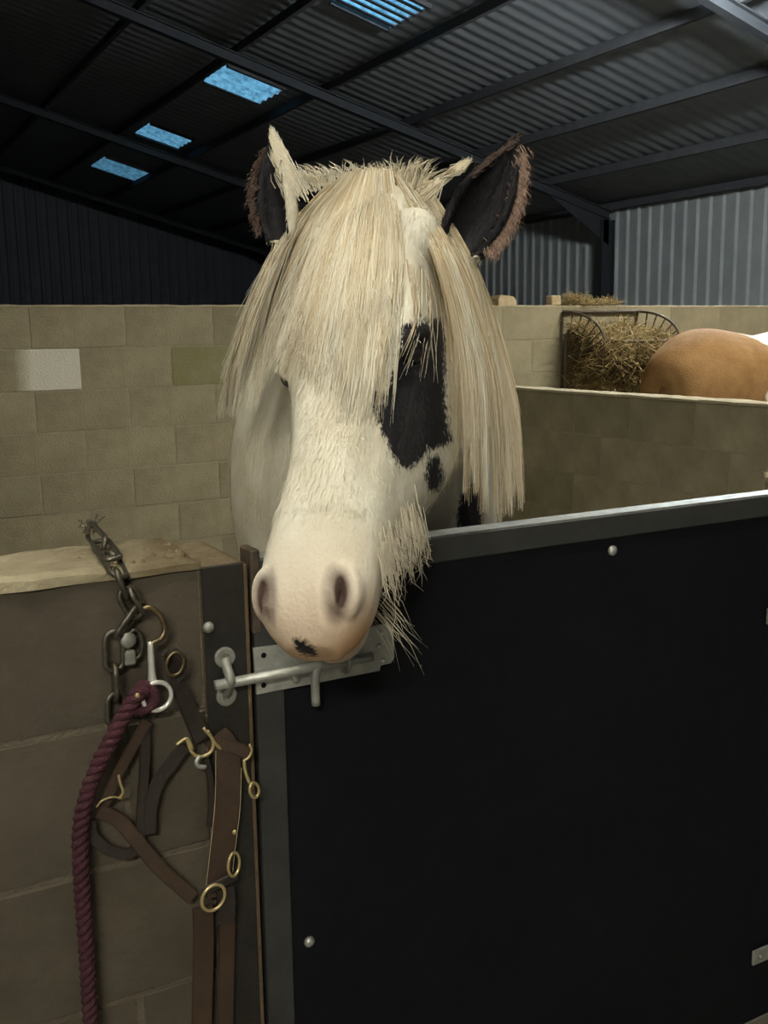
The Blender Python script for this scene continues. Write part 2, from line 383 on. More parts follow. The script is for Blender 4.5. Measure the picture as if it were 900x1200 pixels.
def stained(name, base, dark, stain, a, b, axis=0, soft=.25, up_=0.0):
    """block colour with a painted or mossy patch of its own shape (object space from a to b along axis)"""
    m = mat(name, base, .92, var=dark, scale=5, bump=.5, bscale=90); nt = m.node_tree; L = nt.links; bs = nt.nodes['Principled BSDF']
    src = bs.inputs['Base Color'].links[0].from_socket
    tc = nt.nodes.new('ShaderNodeTexCoord'); n = nt.nodes.new('ShaderNodeTexNoise'); n.inputs['Scale'].default_value = 14; n.inputs['Detail'].default_value = 6
    L.new(tc.outputs['Object'], n.inputs['Vector'])
    sx = nt.nodes.new('ShaderNodeSeparateXYZ'); L.new(tc.outputs['Object'], sx.inputs[0])
    mr = nt.nodes.new('ShaderNodeMapRange'); mr.inputs[1].default_value = a; mr.inputs[2].default_value = b; L.new(sx.outputs[axis], mr.inputs[0])
    ad = nt.nodes.new('ShaderNodeMath'); ad.operation = 'MULTIPLY_ADD'; ad.inputs[1].default_value = soft; L.new(n.outputs['Fac'], ad.inputs[0])
    sb = nt.nodes.new('ShaderNodeMath'); sb.operation = 'SUBTRACT'; sb.inputs[1].default_value = soft*.5; sb.use_clamp = True
    L.new(mr.outputs[0], ad.inputs[2]); L.new(ad.outputs[0], sb.inputs[0])
    mx = nt.nodes.new('ShaderNodeMix'); mx.data_type = 'RGBA'; mx.inputs[7].default_value = (*stain, 1)
    L.new(sb.outputs[0], mx.inputs[0]); L.new(src, mx.inputs[6]); L.new(mx.outputs[2], bs.inputs['Base Color']); return m
M['block_white'] = stained('block_with_white_paint', (.39, .35, .235), (.27, .238, .155), (.78, .76, .66), -.09, .0)
M['block_moss'] = stained('block_with_green_stain', (.39, .35, .235), (.27, .238, .155), (.24, .24, .10), .45, -.35, soft=1.6)
def sp_back(k, a, b):
    if k == 1 and a < 1.0 < b: return M['block_white']
    if k == 1 and a < 1.95 < b: return M['block_moss']
wb = block_wall('wall_back', 'pale concrete block wall at the back of the stalls', (-.2, YB, 0), 'X', 9.2, .2, ZB, .221, .5, (1.47+.2, 1.22+.2), M['block'], sp_back)
coping(wb, (-.2, YB-.003), (9.0, YB+.203), ZB, M['coping'], th=.008)
wd = block_wall('wall_divider', 'low concrete block wall dividing the two stalls', (XD, 1.66, 0), 'Y', YB-1.66, .11, 1.243, .225, .45, (.1, .325), M['block'])
coping(wd, (XD-.012, 1.66), (XD+.122, YB), 1.243, M['coping'], th=.014)
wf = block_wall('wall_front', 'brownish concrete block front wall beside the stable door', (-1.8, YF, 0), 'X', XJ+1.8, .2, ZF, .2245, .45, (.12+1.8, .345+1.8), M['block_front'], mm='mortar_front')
M['coping_front'] = stained('dusty_wall_top_with_brown_dirt', (.44, .39, .265), (.32, .275, .18), (.10, .072, .034), .12, .46, soft=1.1)
coping(wf, (-1.8, YF-.004), (XJ, YF+.204), ZF, M['coping_front'], th=.014, step=.02, rough=.006)
ws = block_wall('wall_side', 'concrete block wall on the left side of the stall', (-.2, 1.66, 0), 'Y', YB-1.66, .2, ZB, .221, .45, (.1, .325), M['block'])
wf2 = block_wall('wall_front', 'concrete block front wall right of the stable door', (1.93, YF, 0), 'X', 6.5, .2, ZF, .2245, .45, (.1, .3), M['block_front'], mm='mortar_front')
coping(wf2, (1.93, YF-.004), (8.4, YF+.204), ZF, M['coping'], th=.014)
# grime on the wall top beside the jamb
g = MB()
for i in range(46):
    x = random.uniform(.30, XJ-.01); y = YF+.02+random.random()*.17; s_ = random.uniform(.004, .012)
    if random.random() > (x-.28)/.2: continue
    g.lathe((x, y, ZF+.006), (0, 0, 1), [(s_, 0), (s_*.8, .007), (s_*.3, .010)], 6)
tag(g.build('dirt_crumbs', M['dirt'], wf), kind='stuff')

# ------------------------------------------------------------------ steel jamb, keeper and stable door
DT = 1.2385                       # door top
jb = empty('trim_1', (XJ, YF, 0), 'dark steel channel post at the end of the front wall', kind='structure')
MB().box((XJ, YF-.008, 0), (.540, YF, ZF-.002), .001).build('face_plate', M['steel'], jb)
MB().box((XJ, YF, 0), (.540, YF+.2, ZF-.004)).build('infill', M['dirt'], jb)
MB().box((.540, YF-.009, 0), (.546, YF+.2, ZF-.004), .001).build('edge_flange', M['rust'], jb)
def screw(c, r, parent, m, name='bolt_head', h=.006):
    return MB().lathe(c, (0, -1, 0), [(r, 0), (r*.95, h*.5), (r*.6, h), (.0008, h*1.1)], 14).build(name, m, parent, True)
p = hit(244, 735, 1, YF-.008); screw(p, .009, jb, M['galv_dull'], h=.008)
kp = hit(266, 792, 1, YF-.008); kx, kz = kp[0]-.003, kp[2]
keep = empty('bolt_keeper', (kx, YF-.008, kz)); put(keep, jb); keep.location = Vector((kx-XJ, -.008, kz))
for s_ in (1, -1):
    MB().lathe((kx, YF-.008, kz+s_*.031), (0, -1, 0), [(.0165, 0), (.0165, .004), (.014, .005), (.007, .005), (.006, .002)], 18).build('lug', M['galv_dull'], keep)
MB().tube(spline([(kx, YF-.010, kz-.028), (kx, YF-.019, kz-.016), (kx, YF-.032, kz), (kx, YF-.019, kz+.016), (kx, YF-.010, kz+.028)], 6), .008, 8).build('loop', M['galv_dull'], keep, True)

XD0, XD1 = .556, 1.86
DY0, DY1 = YF-.006, YF+.042       # door thickness
dr = empty('door_1', (XD0, YF, 0), 'black stable door with a grey steel frame, bolted shut', kind='structure')
MB().box((XD0, DY0, -.07), (.604, DY1, DT), .003).build('stile', M['steel_light'], dr)
MB().box((XD1-.048, DY0, -.07), (XD1, DY1, DT), .003).build('stile', M['steel_light'], dr)
MB().box((.604, DY0, DT-.046), (XD1-.048, DY1, DT), .003).build('top_rail', M['steel_light'], dr)
MB().box((.604, DY0, -.07), (XD1-.048, YF-.0055, -.05), .003).build('bottom_rail', M['steel_light'], dr)
MB().box((.604, DY0+.006, .002), (XD1-.048, DY1-.008, DT-.046)).build('panel', M['board'], dr)
MB().box((XD0-.003, DY0-.002, DT-.12), (XD0+.012, DY1, DT+.016), .003).build('corner_cap', M['rust_dark'], dr)
MB().box((XD0+.013, DY0+.003, DT-.0005), (XD1-.003, DY1-.003, DT+.0015), .0006).build('worn_top_edge', M['galv_dull'], dr)
for q, r_ in (((717, 645), .0105), ((362, 1103), .0095)):
    c = hit(*q, 1, DY0+.006); screw(c, r_, dr, M['galv'], h=.008)
hp = hit(880, 1122, 1, DY0); hg = MB().box((hp[0], DY0-.008, hp[2]-.018), (XD1+.02, DY0-.001, hp[2]+.018), .002).build('hinge_strap', M['galv'], dr)
screw((hp[0]+.02, DY0-.008, hp[2]), .006, hg, M['galv_dull'], 'hinge_bolt')
hp2 = hit(897, 722, 1, DY0)
MB().box((hp2[0], DY0-.008, hp2[2]-.018), (XD1+.02, DY0-.001, hp2[2]+.018), .002).build('hinge_strap', M['galv_dull'], dr)
# sliding bolt: plate, guide, rod, handle, kick-over catch
sb_ = empty('slide_bolt', (.57, DY0, 1.13)); put(sb_, dr); sb_.location = Vector((.57-XD0, DY0-YF, 1.13))
yp = DY0-.006
def door_poly(pxs, y0, th, name, m, parent):
    P = [hit(x, y, 1, y0) for x, y in pxs]; return MB().prism(P, (0, th, 0)).build(name, m, parent)
pl = door_poly([(297, 760), (360, 752), (452, 731), (461, 738), (462, 771), (458, 777), (446, 780), (445, 786), (301, 814)], yp, .005, 'plate', M['galv'], sb_)
for q in ((309, 768), (309, 803)):
    c = hit(*q, 1, yp); MB().lathe(c, (0, -1, 0), [(.0048, -.001), (.0045, .0006)], 10).build('screw_hole', M['board'], pl)
c = hit(347, 796, 1, yp); screw(c, .0075, pl, M['galv_dull'], h=.003)
for q in ((447, 742), (444, 757), (434, 768), (449, 774)):
    screw(hit(*q, 1, yp), .0042, pl, M['chrome'], 'rivet', h=.003)
ra = hit(252, 801, 1, yp-.016); rb = hit(372, 782, 1, yp-.016); rb[2] = ra[2] = (ra[2]+rb[2])/2-.001
MB().tube([ra, rb, rb+(.10, 0, 0)], .0082, 12).build('rod', M['galv'], sb_, True)
hb = hit(370, 826, 1, yp-.020); hd = rb+np.array((0, -.004, 0))
MB().tube(spline([rb+(.004, 0, 0), (hb[0], yp-.022, hd[2]-.012), hb], 6), .0072, 12).build('handle', M['galv'], sb_, True)
gp = hit(402, 775, 1, yp)
MB().tube(loop((gp[0], yp-.006, ra[2]), (0, -1, 0), (0, 0, 1), .018, .02, 14, -PI/2, PI/2, closed=False), .004, 8).build('guide_loop', M['galv'], sb_, True)
# hinge post of the door
hpz = empty('trim_2', (XD1+.006, YF, 0), 'steel hinge post right of the stable door', kind='structure')
MB().box((XD1+.006, YF-.008, 0), (1.928, YF+.06, DT-.004), .002).build('post', M['steel'], hpz)
#@@HORSE
# ------------------------------------------------------------------ the horse looking over the door
def rotv(v, k, a):
    k = k/np.linalg.norm(k); return v*math.cos(a)+np.cross(k, v)*math.sin(a)+k*(k@v)*(1-math.cos(a))
HP = at(424, 222, 1.68); HT = at(338, 690, 1.335)          # poll and nose tip on the line of the face
HL = float(np.linalg.norm(HT-HP)); HA = (HT-HP)/HL
vd = (HP+HT)/2-CAM; vd /= np.linalg.norm(vd)
HN = -vd-HA*(-vd@HA); HN /= np.linalg.norm(HN)
HS = np.cross(HA, HN)
if HS@rt < 0: HS = -HS
TURN = math.radians(35)                                    # head turned towards the viewer's left
HN2 = HN*math.cos(TURN)-HS*math.sin(TURN); HS = HS*math.cos(TURN)+HN*math.sin(TURN); HN = HN2
def twist(t): q = np.clip((np.asarray(t, float)-.45)/.5, 0, 1); return math.radians(5)*q*q*(3-2*q)    # the muzzle points a little more to the viewer
def hw(t, s, n):                                           # head space (unit = head length) to world
    a = float(twist(t)); n0 = n+.1; s2 = s*math.cos(a)+n0*math.sin(a); n2 = -s*math.sin(a)+n0*math.cos(a)-.1
    return HP+HA*(t*HL)+HS*(s2*HL)+HN*(n2*HL)

def loft(mb, rings):
    n = len(rings[0]); k = len(rings)
    vs = [p for r_ in rings for p in r_]+[np.mean(rings[0], 0), np.mean(rings[-1], 0)]
    fs = []
    for i in range(k-1):
        for j in range(n): fs.append((i*n+j, i*n+(j+1) % n, (i+1)*n+(j+1) % n, (i+1)*n+j))
    for j in range(n): fs += [(k*n, (j+1) % n, j), (k*n+1, (k-1)*n+j, (k-1)*n+(j+1) % n)]
    mb.add(vs, fs)
def closed_cr(P, n=5):
    k = len(P); out = []
    for i in range(k):
        a, b, c, d = (np.array(P[(i+q) % k], float) for q in (-1, 0, 1, 2))
        for j in range(n):
            t = j/n; out.append(.5*((2*b)+(c-a)*t+(2*a-5*b+4*c-d)*t*t+(3*b-a-3*c+d)*t**3))
    return out
def cr_table(T, m=4):
    A = np.array([np.concatenate([[t], np.array(r_).ravel()]) for t, r_ in T]); return [(q[0], q[1:].reshape(-1, 2)) for q in spline(A, m)]
HEAD = [(-.09, [(0, -.10), (.05, -.11), (.08, -.17), (.07, -.25), (0, -.28)]),
        (-.03, [(0, -.03), (.07, -.045), (.105, -.13), (.09, -.27), (0, -.32)]),
        (.06, [(0, .0), (.09, -.01), (.125, -.10), (.11, -.30), (0, -.37)]),
        (.18, [(0, .012), (.11, -.002), (.148, -.09), (.115, -.34), (0, -.42)]),
        (.30, [(0, .016), (.12, .000), (.160, -.07), (.12, -.34), (0, -.44)]),
        (.38, [(0, .014), (.115, -.002), (.158, -.075), (.14, -.36), (0, -.48)]),
        (.47, [(0, .008), (.094, -.012), (.142, -.10), (.14, -.36), (0, -.48)]),
        (.57, [(0, .004), (.082, -.018), (.126, -.11), (.126, -.35), (0, -.46)]),
        (.68, [(0, .000), (.074, -.020), (.112, -.11), (.106, -.29), (0, -.395)]),
        (.79, [(0, .000), (.072, -.018), (.108, -.10), (.09, -.24), (0, -.32)]),
        (.90, [(0, -.004), (.076, -.018), (.116, -.09), (.088, -.195), (0, -.24)]),
        (.98, [(0, -.014), (.076, -.028), (.112, -.09), (.084, -.185), (0, -.22)]),
        (1.04, [(0, -.04), (.064, -.052), (.092, -.10), (.07, -.17), (0, -.195)]),
        (1.08, [(0, -.075), (.035, -.082), (.052, -.11), (.04, -.15), (0, -.165)])]
hb_ = MB(); rings = []
for t, pr in cr_table(HEAD):
    d0, d1, sd, lo, ve = pr
    P = [d0, d1, sd, lo, ve, (-lo[0], lo[1]), (-sd[0], sd[1]), (-d1[0], d1[1])]
    rings.append([hw(t, q[0], q[1]) for q in closed_cr(P)])
loft(hb_, rings)
def ellipsoid(mb, c, ax, n=14):
    vs = []; A = [np.array(a, float) for a in ax]; c = np.array(c, float)
    for i in range(1, n):
        th = PI*i/n
        for j in range(2*n):
            ph = PI*j/n; vs.append(c+A[0]*math.sin(th)*math.cos(ph)+A[1]*math.sin(th)*math.sin(ph)+A[2]*math.cos(th))
    k = 2*n; fs = [(i*k+j, i*k+(j+1) % k, (i+1)*k+(j+1) % k, (i+1)*k+j) for i in range(n-2) for j in range(k)]
    o = len(vs); vs += [c+A[2], c-A[2]]
    fs += [(o, (j+1) % k, j) for j in range(k)]+[(o+1, (n-2)*k+j, (n-2)*k+(j+1) % k) for j in range(k)]
    mb.add(vs, fs)
def hell(t, s, n, rt_, rs, rn): ellipsoid(hb_, hw(t, s, n), (HA*rt_*HL, HS*rs*HL, HN*rn*HL))
hell(.99, 0, -.20, .075, .068, .05)                   # lower lip and chin
hell(.88, 0, -.24, .08, .055, .035)
for s_ in (-1, 1):
    hell(.395, s_*.132, -.058, .075, .042, .055)         # eye orbit
    hell(.42, s_*.088, -.30, .16, .055, .13)              # jowl
    hell(.985, s_*.078, -.052, .056, .036 if s_ > 0 else .028, .045)          # nostril wing
    hell(1.03, s_*.04, -.125, .045, .042, .05)             # upper lip
# neck, trunk and legs, in a body frame running away from the viewer
bdir = np.array([ray(432, 500)[0], ray(432, 500)[1], 0]); bdir /= np.linalg.norm(bdir); bs_ = np.array([bdir[1], -bdir[0], 0])
def bw(d, s, z): return bdir*d+bs_*s+np.array([0, 0, z])
def ering(c, ax, hwid, hh, n=36, sq=2.2):
    """ring round c, half width hwid along the body's side, half height hh along ax"""
    o = []
    for i in range(n):
        a = 2*PI*i/n; ca, sa = math.cos(a), math.sin(a)
        o.append(np.array(c)+bs_*hwid*math.copysign(abs(ca)**(2/sq), ca)+np.array(ax)*hh*math.copysign(abs(sa)**(2/sq), sa))
    return o
def nax(a): return bdir*math.sin(a)+np.array([0, 0, 1])*math.cos(a)
p0 = hw(.07, 0, -.2)
d0 = float(p0@bdir); s0 = float(p0@bs_); z0 = float(p0[2])
NECK = [(d0-.02, s0, z0+.0, .095, .12, .5), (d0+.09, s0*.7, z0-.06, .145, .17, .75), (d0+.18, s0*.35, z0-.15, .20, .24, .8), (d0+.28, -.01, z0-.27, .255, .30, .75), (d0+.40, -.015, z0-.40, .29, .35, .6), (d0+.55, 0, 1.10, .30, .38, .3), (d0+.75, 0, 1.03, .30, .39, .1)]
loft(hb_, [ering(bw(a, b, c), nax(t), w_, h_) for a, b, c, w_, h_, t in (q for q in spline(NECK, 4))])
DB = d0+.46
BODY = [(DB, 1.00, .10, .12), (DB+.04, .99, .20, .24), (DB+.14, 1.0, .27, .33), (DB+.35, 1.02, .30, .37), (DB+.7, .99, .335, .36), (DB+1.05, 1.0, .34, .36), (DB+1.35, 1.06, .32, .34), (DB+1.6, 1.07, .28, .31), (DB+1.75, 1.06, .2, .23), (DB+1.81, 1.04, .08, .12)]
loft(hb_, [ering(bw(a, 0, c), (0, 0, 1), w_, h_) for a, c, w_, h_ in (q for q in spline(BODY, 4))])
def leg(pts):
    loft(hb_, [[np.array(bw(d+r_*math.cos(2*PI*j/16), s+r_*.9*math.sin(2*PI*j/16), z)) for j in range(16)] for d, s, z, r_ in spline(pts, 4)])
for s_ in (-1, 1):
    leg([(DB+.2, s_*.15, 1.0, .15), (DB+.2, s_*.16, .78, .115), (DB+.18, s_*.16, .6, .075), (DB+.18, s_*.16, .48, .062), (DB+.185, s_*.16, .44, .05), (DB+.19, s_*.16, .25, .043), (DB+.18, s_*.16, .18, .06), (DB+.15, s_*.16, .11, .085), (DB+.13, s_*.16, .05, .095), (DB+.13, s_*.16, .0, .10)])
    leg([(DB+1.45, s_*.15, 1.05, .22), (DB+1.42, s_*.165, .82, .17), (DB+1.5, s_*.165, .62, .10), (DB+1.6, s_*.165, .50, .068), (DB+1.59, s_*.165, .42, .055), (DB+1.57, s_*.165, .25, .046), (DB+1.55, s_*.165, .18, .062), (DB+1.52, s_*.165, .11, .088), (DB+1.5, s_*.165, .05, .098), (DB+1.5, s_*.165, 0, .10)])
# ears: cupped leaves, open side forward
EARS = []
def ear(base, tip, face, wid, bow):
    """cupped leaf from base to tip; face = direction of the open side"""
    base, tip, face = (np.array(q, float) for q in (base, tip, face)); ax = tip-base; ln = np.linalg.norm(ax); ax /= ln
    face = face-ax*(face@ax); face /= np.linalg.norm(face); sd = np.cross(ax, face)
    if sd@rt < 0: sd = -sd
    rg = []
    for i in range(15):
        t = i/14; wd_ = wid*(.62+.9*t-1.5*t*t+.0)*(1-max(0, t-.55)**2*2.6) if t < 1 else .004
        wd_ = wid*max(.05, (math.sin(PI*min(1, (t*.80+.19)))**.75)*(1-.25*t))
        c = base+ax*ln*t+face*(bow*math.sin(PI*t)*ln)
        dep = wd_*.95*(1-.25*t); th = .011
        ring = []
        for a in np.linspace(-2.0, 2.0, 15): ring.append(c+sd*wd_*math.sin(a)/1.0-face*(dep*math.cos(a)))
        for a in np.linspace(2.0, -2.0, 15): ring.append(c+sd*(wd_-th)*math.sin(a)*.93-face*(max(dep-th*1.4, .004)*math.cos(a)*.93-.0))
        rg.append(ring)
    loft(hb_, rg); EARS.append((base, tip, face, wid, ax, ln, sd))
eR = at(330, 282, 1.71); tR = at(316, 160, 1.71); ear(eR, tR, -fw*.8-rt*.6, .042, .02)
eL = at(538, 296, 1.74); tL = at(606, 163, 1.72); ear(eL, tL, -fw*1.0-rt*.28, .060, .02)
hell(.10, -.10, -.06, .07, .055, .06); hell(.13, .12, -.06, .07, .06, .06)   # ear roots

src = bpy.data.objects.new('tmp', hb_.mesh('tmp', M['eye'])); COL.objects.link(src)
md = src.modifiers.new('r', 'REMESH'); md.mode = 'VOXEL'; md.voxel_size = .0052; md.use_smooth_shade = True
ms = src.modifiers.new('s', 'SMOOTH'); ms.factor = .5; ms.iterations = 5
dg = bpy.context.evaluated_depsgraph_get(); me = bpy.data.meshes.new_from_object(src.evaluated_get(dg)); me.name = 'horse_body'
bpy.data.objects.remove(src)
nv = len(me.vertices); co = np.empty(nv*3); me.vertices.foreach_get('co', co); co = co.reshape(-1, 3)
nr = np.empty(nv*3); me.vertices.foreach_get('normal', nr); nr = nr.reshape(-1, 3)
T_ = (co-HP)@HA/HL; s2_ = (co-HP)@HS/HL; n2_ = (co-HP)@HN/HL+.1; tw_ = twist(T_); S_ = s2_*np.cos(tw_)-n2_*np.sin(tw_); N_ = s2_*np.sin(tw_)+n2_*np.cos(tw_)-.1
def gs(dt, ds, dn, a, b, c): return np.exp(-((dt/a)**2+(ds/b)**2+(dn/c)**2))
dq = co-CAM; zq = dq@fw; ex = np.hypot(450+F*(dq@rt)/zq-492, 600-F*(dq@up)/zq-407)+np.where(zq < 1.75, 0, 999); ei = int(np.argmin(ex+zq*2))
ET, ES, EN = float(T_[ei]), float(S_[ei]), float(N_[ei])    # where the eye sits on the side of the head
disp = np.zeros(nv); mt = (T_ > .1)&(T_ < 1.15)&(abs(S_) < .25)&(N_ > -.6)
nost = np.zeros(nv); eyeh = np.zeros(nv)
for s_ in (-1, 1):
    # nostril: comma shaped opening slanting towards the lip
    c0 = (1.0, .070, -.036); u_ = T_-c0[0]; q_ = (S_*s_-c0[1])*.75-(N_-c0[2])*.66
    a_ = u_*.95+q_*.3; b_ = -u_*.3+q_*.95
    side = (S_*s_ > .0)*(N_ > -.14)
    gN = np.exp(-((a_/.041)**2+(b_/.0185)**2))*side
    rim = np.exp(-((np.sqrt((a_/.050)**2+(b_/.028)**2)-1)/.45)**2)*side
    disp += -.024*gN+.0035*rim; nost = np.maximum(nost, gN)
    # eye: socket rim and lid fold
    e = np.exp(-(((T_-ET)/.052)**2+((N_-EN)/.030)**2))*(S_*s_ > .08); disp += -.009*np.exp(-(((T_-ET)/.034)**2+((N_-EN)/.019)**2))*(S_*s_ > .08)
    disp += .005*np.exp(-((np.sqrt(((T_-ET)/.05)**2+((N_-EN)/.032)**2)-1)/.35)**2)*(S_*s_ > .08)
    disp += .007*np.exp(-(((N_+.095+.12*(T_-.45))/.016)**2))*np.exp(-((T_-.52)/.12)**2)*(S_*s_ > .05)      # facial crest
    disp += -.006*np.exp(-(((N_+.045)/.03)**2))*np.exp(-((T_-.70)/.10)**2)*(S_*s_ > .03)                   # hollow above the nostril
mouth = np.exp(-(((N_+.162+.06*(T_-.98))/.008)**2))*np.clip((T_-.86)/.06, 0, 1)*(N_ < -.1)
disp += -.007*mouth
disp += -.0026*np.exp(-((T_-.845)/.007)**2)*(N_ > -.05)*np.exp(-((S_-.01)/.06)**2)                   # crease across the nose
disp += .003*np.exp(-((T_-.825)/.014)**2)*(N_ > -.05)
co2 = co+nr*(disp*mt)[:, None]
me.vertices.foreach_set('co', co2.ravel()); me.update()
co = co2
# coat colours: signed distance to each marking, stored on the mesh
d = co-CAM; zc = d@fw; PX = np.stack([450+F*(d@rt)/zc, 600-F*(d@up)/zc], 1)
def sdf(poly, Q):
    P = np.array(poly, float); n = len(P); dm = np.full(len(Q), 1e9); ins = np.zeros(len(Q), bool)
    for i in range(n):
        a, b = P[i], P[(i+1) % n]; e = b-a; w_ = Q-a; t = np.clip((w_@e)/(e@e), 0, 1)
        dm = np.minimum(dm, np.linalg.norm(w_-t[:, None]*e, axis=1))
        cnd = ((a[1] > Q[:, 1]) != (b[1] > Q[:, 1])); ins ^= cnd&(Q[:, 0] < (b[0]-a[0])*(Q[:, 1]-a[1])/(b[1]-a[1]+1e-12)+a[0])
    return np.where(ins, dm, -dm)
black = np.full(nv, -60.0)
left = (S_ > .02)&(T_ > 0)&(T_ < 1)&(N_ > -.5)&(zc < 1.95)
for poly in ([(474, 381), (492, 373), (518, 373), (523, 400), (521, 460), (525, 500), (531, 517), (520, 522), (505, 527), (492, 540), (478, 550), (467, 545), (452, 516), (440, 488), (434, 470), (440, 458), (452, 460), (462, 430), (468, 400)],
             [(503, 535), (515, 533), (521, 560), (514, 576), (503, 574), (497, 560)]):
    black = np.where(left, np.maximum(black, sdf(poly, PX)), black)
neckp = sdf([(541, 578), (555, 566), (568, 572), (566, 600), (563, 640), (548, 660), (535, 640), (536, 600)], PX); black = np.where((zc > 1.75)&(zc < 2.4)&~left, np.maximum(black, neckp), black)
# further black patches on the trunk
for (dd, ss, zz, rr) in ((DB+.7, .3, 1.1, .3), (DB+1.5, -.25, 1.1, .35), (DB+1.2, .3, .9, .2)):
    black = np.maximum(black, (rr-np.linalg.norm((co-bw(dd, ss, zz))*(1, 1, .8), axis=1))*400)
earm = np.zeros(nv)
for k_, (b_, t_, f_, w_, ax, ln, sd) in enumerate(EARS):
    q = co-b_; h = q@ax/ln; rr_ = np.linalg.norm(q-np.outer(q@ax, ax), axis=1)
    inn = (h > -.02)&(h < 1.25)&(rr_ < w_*(1.8 if k_ == 0 else 1.35))&((N_ < -.02)|(k_ == 0)); earm = np.where(inn, np.clip((h+.03)*9, 0, 1), earm)
    lat = (q@sd)/w_
    if k_ == 0: earm = np.where(inn&(lat > .62), 0, earm)                       # white inner edge of the right ear
black = np.maximum(black, earm*70-35)
black = np.maximum(black, np.where((T_ > .9)&(T_ < 1.2)&(zc < 1.5), sdf([(343, 748), (353, 749), (368, 758), (372, 768), (362, 770), (348, 762)], PX), -60))
pink = np.clip((T_-.84)/.2, 0, 1)**1.3*.75; pink = np.maximum(pink, np.exp(-((T_-1.02)/.08)**2)*np.exp(-((N_+.16)/.05)**2)); pink *= (T_ < 1.2)*(N_ > -.35)
warm = np.clip(np.exp(-((T_-1.05)/.07)**2)*np.exp(-((N_+.13)/.06)**2), 0, 1)*(N_ > -.4)
for nm, a in (('black', black), ('pink', pink), ('nostril', np.maximum(nost, .8*mouth*(T_ > .84))*mt), ('warm', warm)):
    at_ = me.attributes.new(nm, 'FLOAT', 'POINT'); at_.data.foreach_set('value', a.astype(np.float32))
def coat_mat():
    m = bpy.data.materials.new('white_coat_with_black_patches'); m.use_nodes = True; nt = m.node_tree; L = nt.links; b = nt.nodes['Principled BSDF']
    b.inputs['Roughness'].default_value = .75; b.inputs['Specular IOR Level'].default_value = .25
    b.inputs['Sheen Weight'].default_value = .04; b.inputs['Sheen Roughness'].default_value = .5
    tc = nt.nodes.new('ShaderNodeTexCoord')
    def nz(sc, det=4):
        n = nt.nodes.new('ShaderNodeTexNoise'); n.inputs['Scale'].default_value = sc; n.inputs['Detail'].default_value = det; L.new(tc.outputs['Object'], n.inputs['Vector']); return n.outputs['Fac']
    def attr(n_):
        a = nt.nodes.new('ShaderNodeAttribute'); a.attribute_name = n_; return a.outputs['Fac']
    def mix(fac, a, c):
        x = nt.nodes.new('ShaderNodeMix'); x.data_type = 'RGBA'
        L.new(fac, x.inputs[0]) if not isinstance(fac, float) else None
        if isinstance(a, tuple): x.inputs[6].default_value = (*a, 1)
        else: L.new(a, x.inputs[6])
        x.inputs[7].default_value = (*c, 1); return x.outputs[2]
    r = nt.nodes.new('ShaderNodeValToRGB'); r.color_ramp.elements[0].position = .3; r.color_ramp.elements[1].position = .65
    r.color_ramp.elements[0].color = (.62, .56, .42, 1); r.color_ramp.elements[1].color = (.80, .77, .66, 1); L.new(nz(9, 8), r.inputs['Fac'])
    c = mix(attr('pink'), r.outputs['Color'], (.74, .60, .48)); c = mix(attr('warm'), c, (.50, .30, .15))
    nn = nt.nodes.new('ShaderNodeMath'); nn.operation = 'MULTIPLY_ADD'; nn.inputs[1].default_value = 16; L.new(nz(150, 3), nn.inputs[0]); L.new(attr('black'), nn.inputs[2])
    mr = nt.nodes.new('ShaderNodeMapRange'); mr.inputs[1].default_value = 5.5; mr.inputs[2].default_value = 10.5; L.new(nn.outputs[0], mr.inputs[0])
    c = mix(mr.outputs[0], c, (.008, .0075, .010))
    mr2 = nt.nodes.new('ShaderNodeMapRange'); mr2.inputs[1].default_value = .10; mr2.inputs[2].default_value = .5; L.new(attr('nostril'), mr2.inputs[0])
    c = mix(mr2.outputs[0], c, (.06, .035, .028)); L.new(c, b.inputs['Base Color'])
    bp = nt.nodes.new('ShaderNodeBump'); bp.inputs['Strength'].default_value = .35; bp.inputs['Distance'].default_value = .004; L.new(nz(170, 4), bp.inputs['Height']); L.new(bp.outputs['Normal'], b.inputs['Normal'])
    return m
me.materials.clear(); me.materials.append(coat_mat()); me.polygons.foreach_set('use_smooth', [True]*len(me.polygons)); me.update()
hroot = empty('horse', bw(DB+.8, 0, 0), 'white long-maned horse with a black eye patch looking over the stable door', 'horse')
body = bpy.data.objects.new('body', me); COL.objects.link(body); put(body, hroot)
bvh = BVHTree.FromPolygons([tuple(p) for p in co], [tuple(p.vertices) for p in me.polygons])
for s_ in (-1, 1):
    c = hw(ET, s_*(abs(ES)-.021), EN); mbe = MB(); ellipsoid(mbe, c, (HA*.023, HS*.021, HN*.019), 12); mbe.build('eye', M['eye'], body, True)
for s1, dd in ((-.16, DB+.13), (.16, DB+.13), (-.165, DB+1.5), (.165, DB+1.5)):
    mbh = MB(); mbh.lathe(bw(dd, s1, 0), (0, 0, 1), [(.107, .0), (.104, .02), (.094, .055), (.085, .06)], 20); mbh.build('hoof', M['hoof'], body, True)

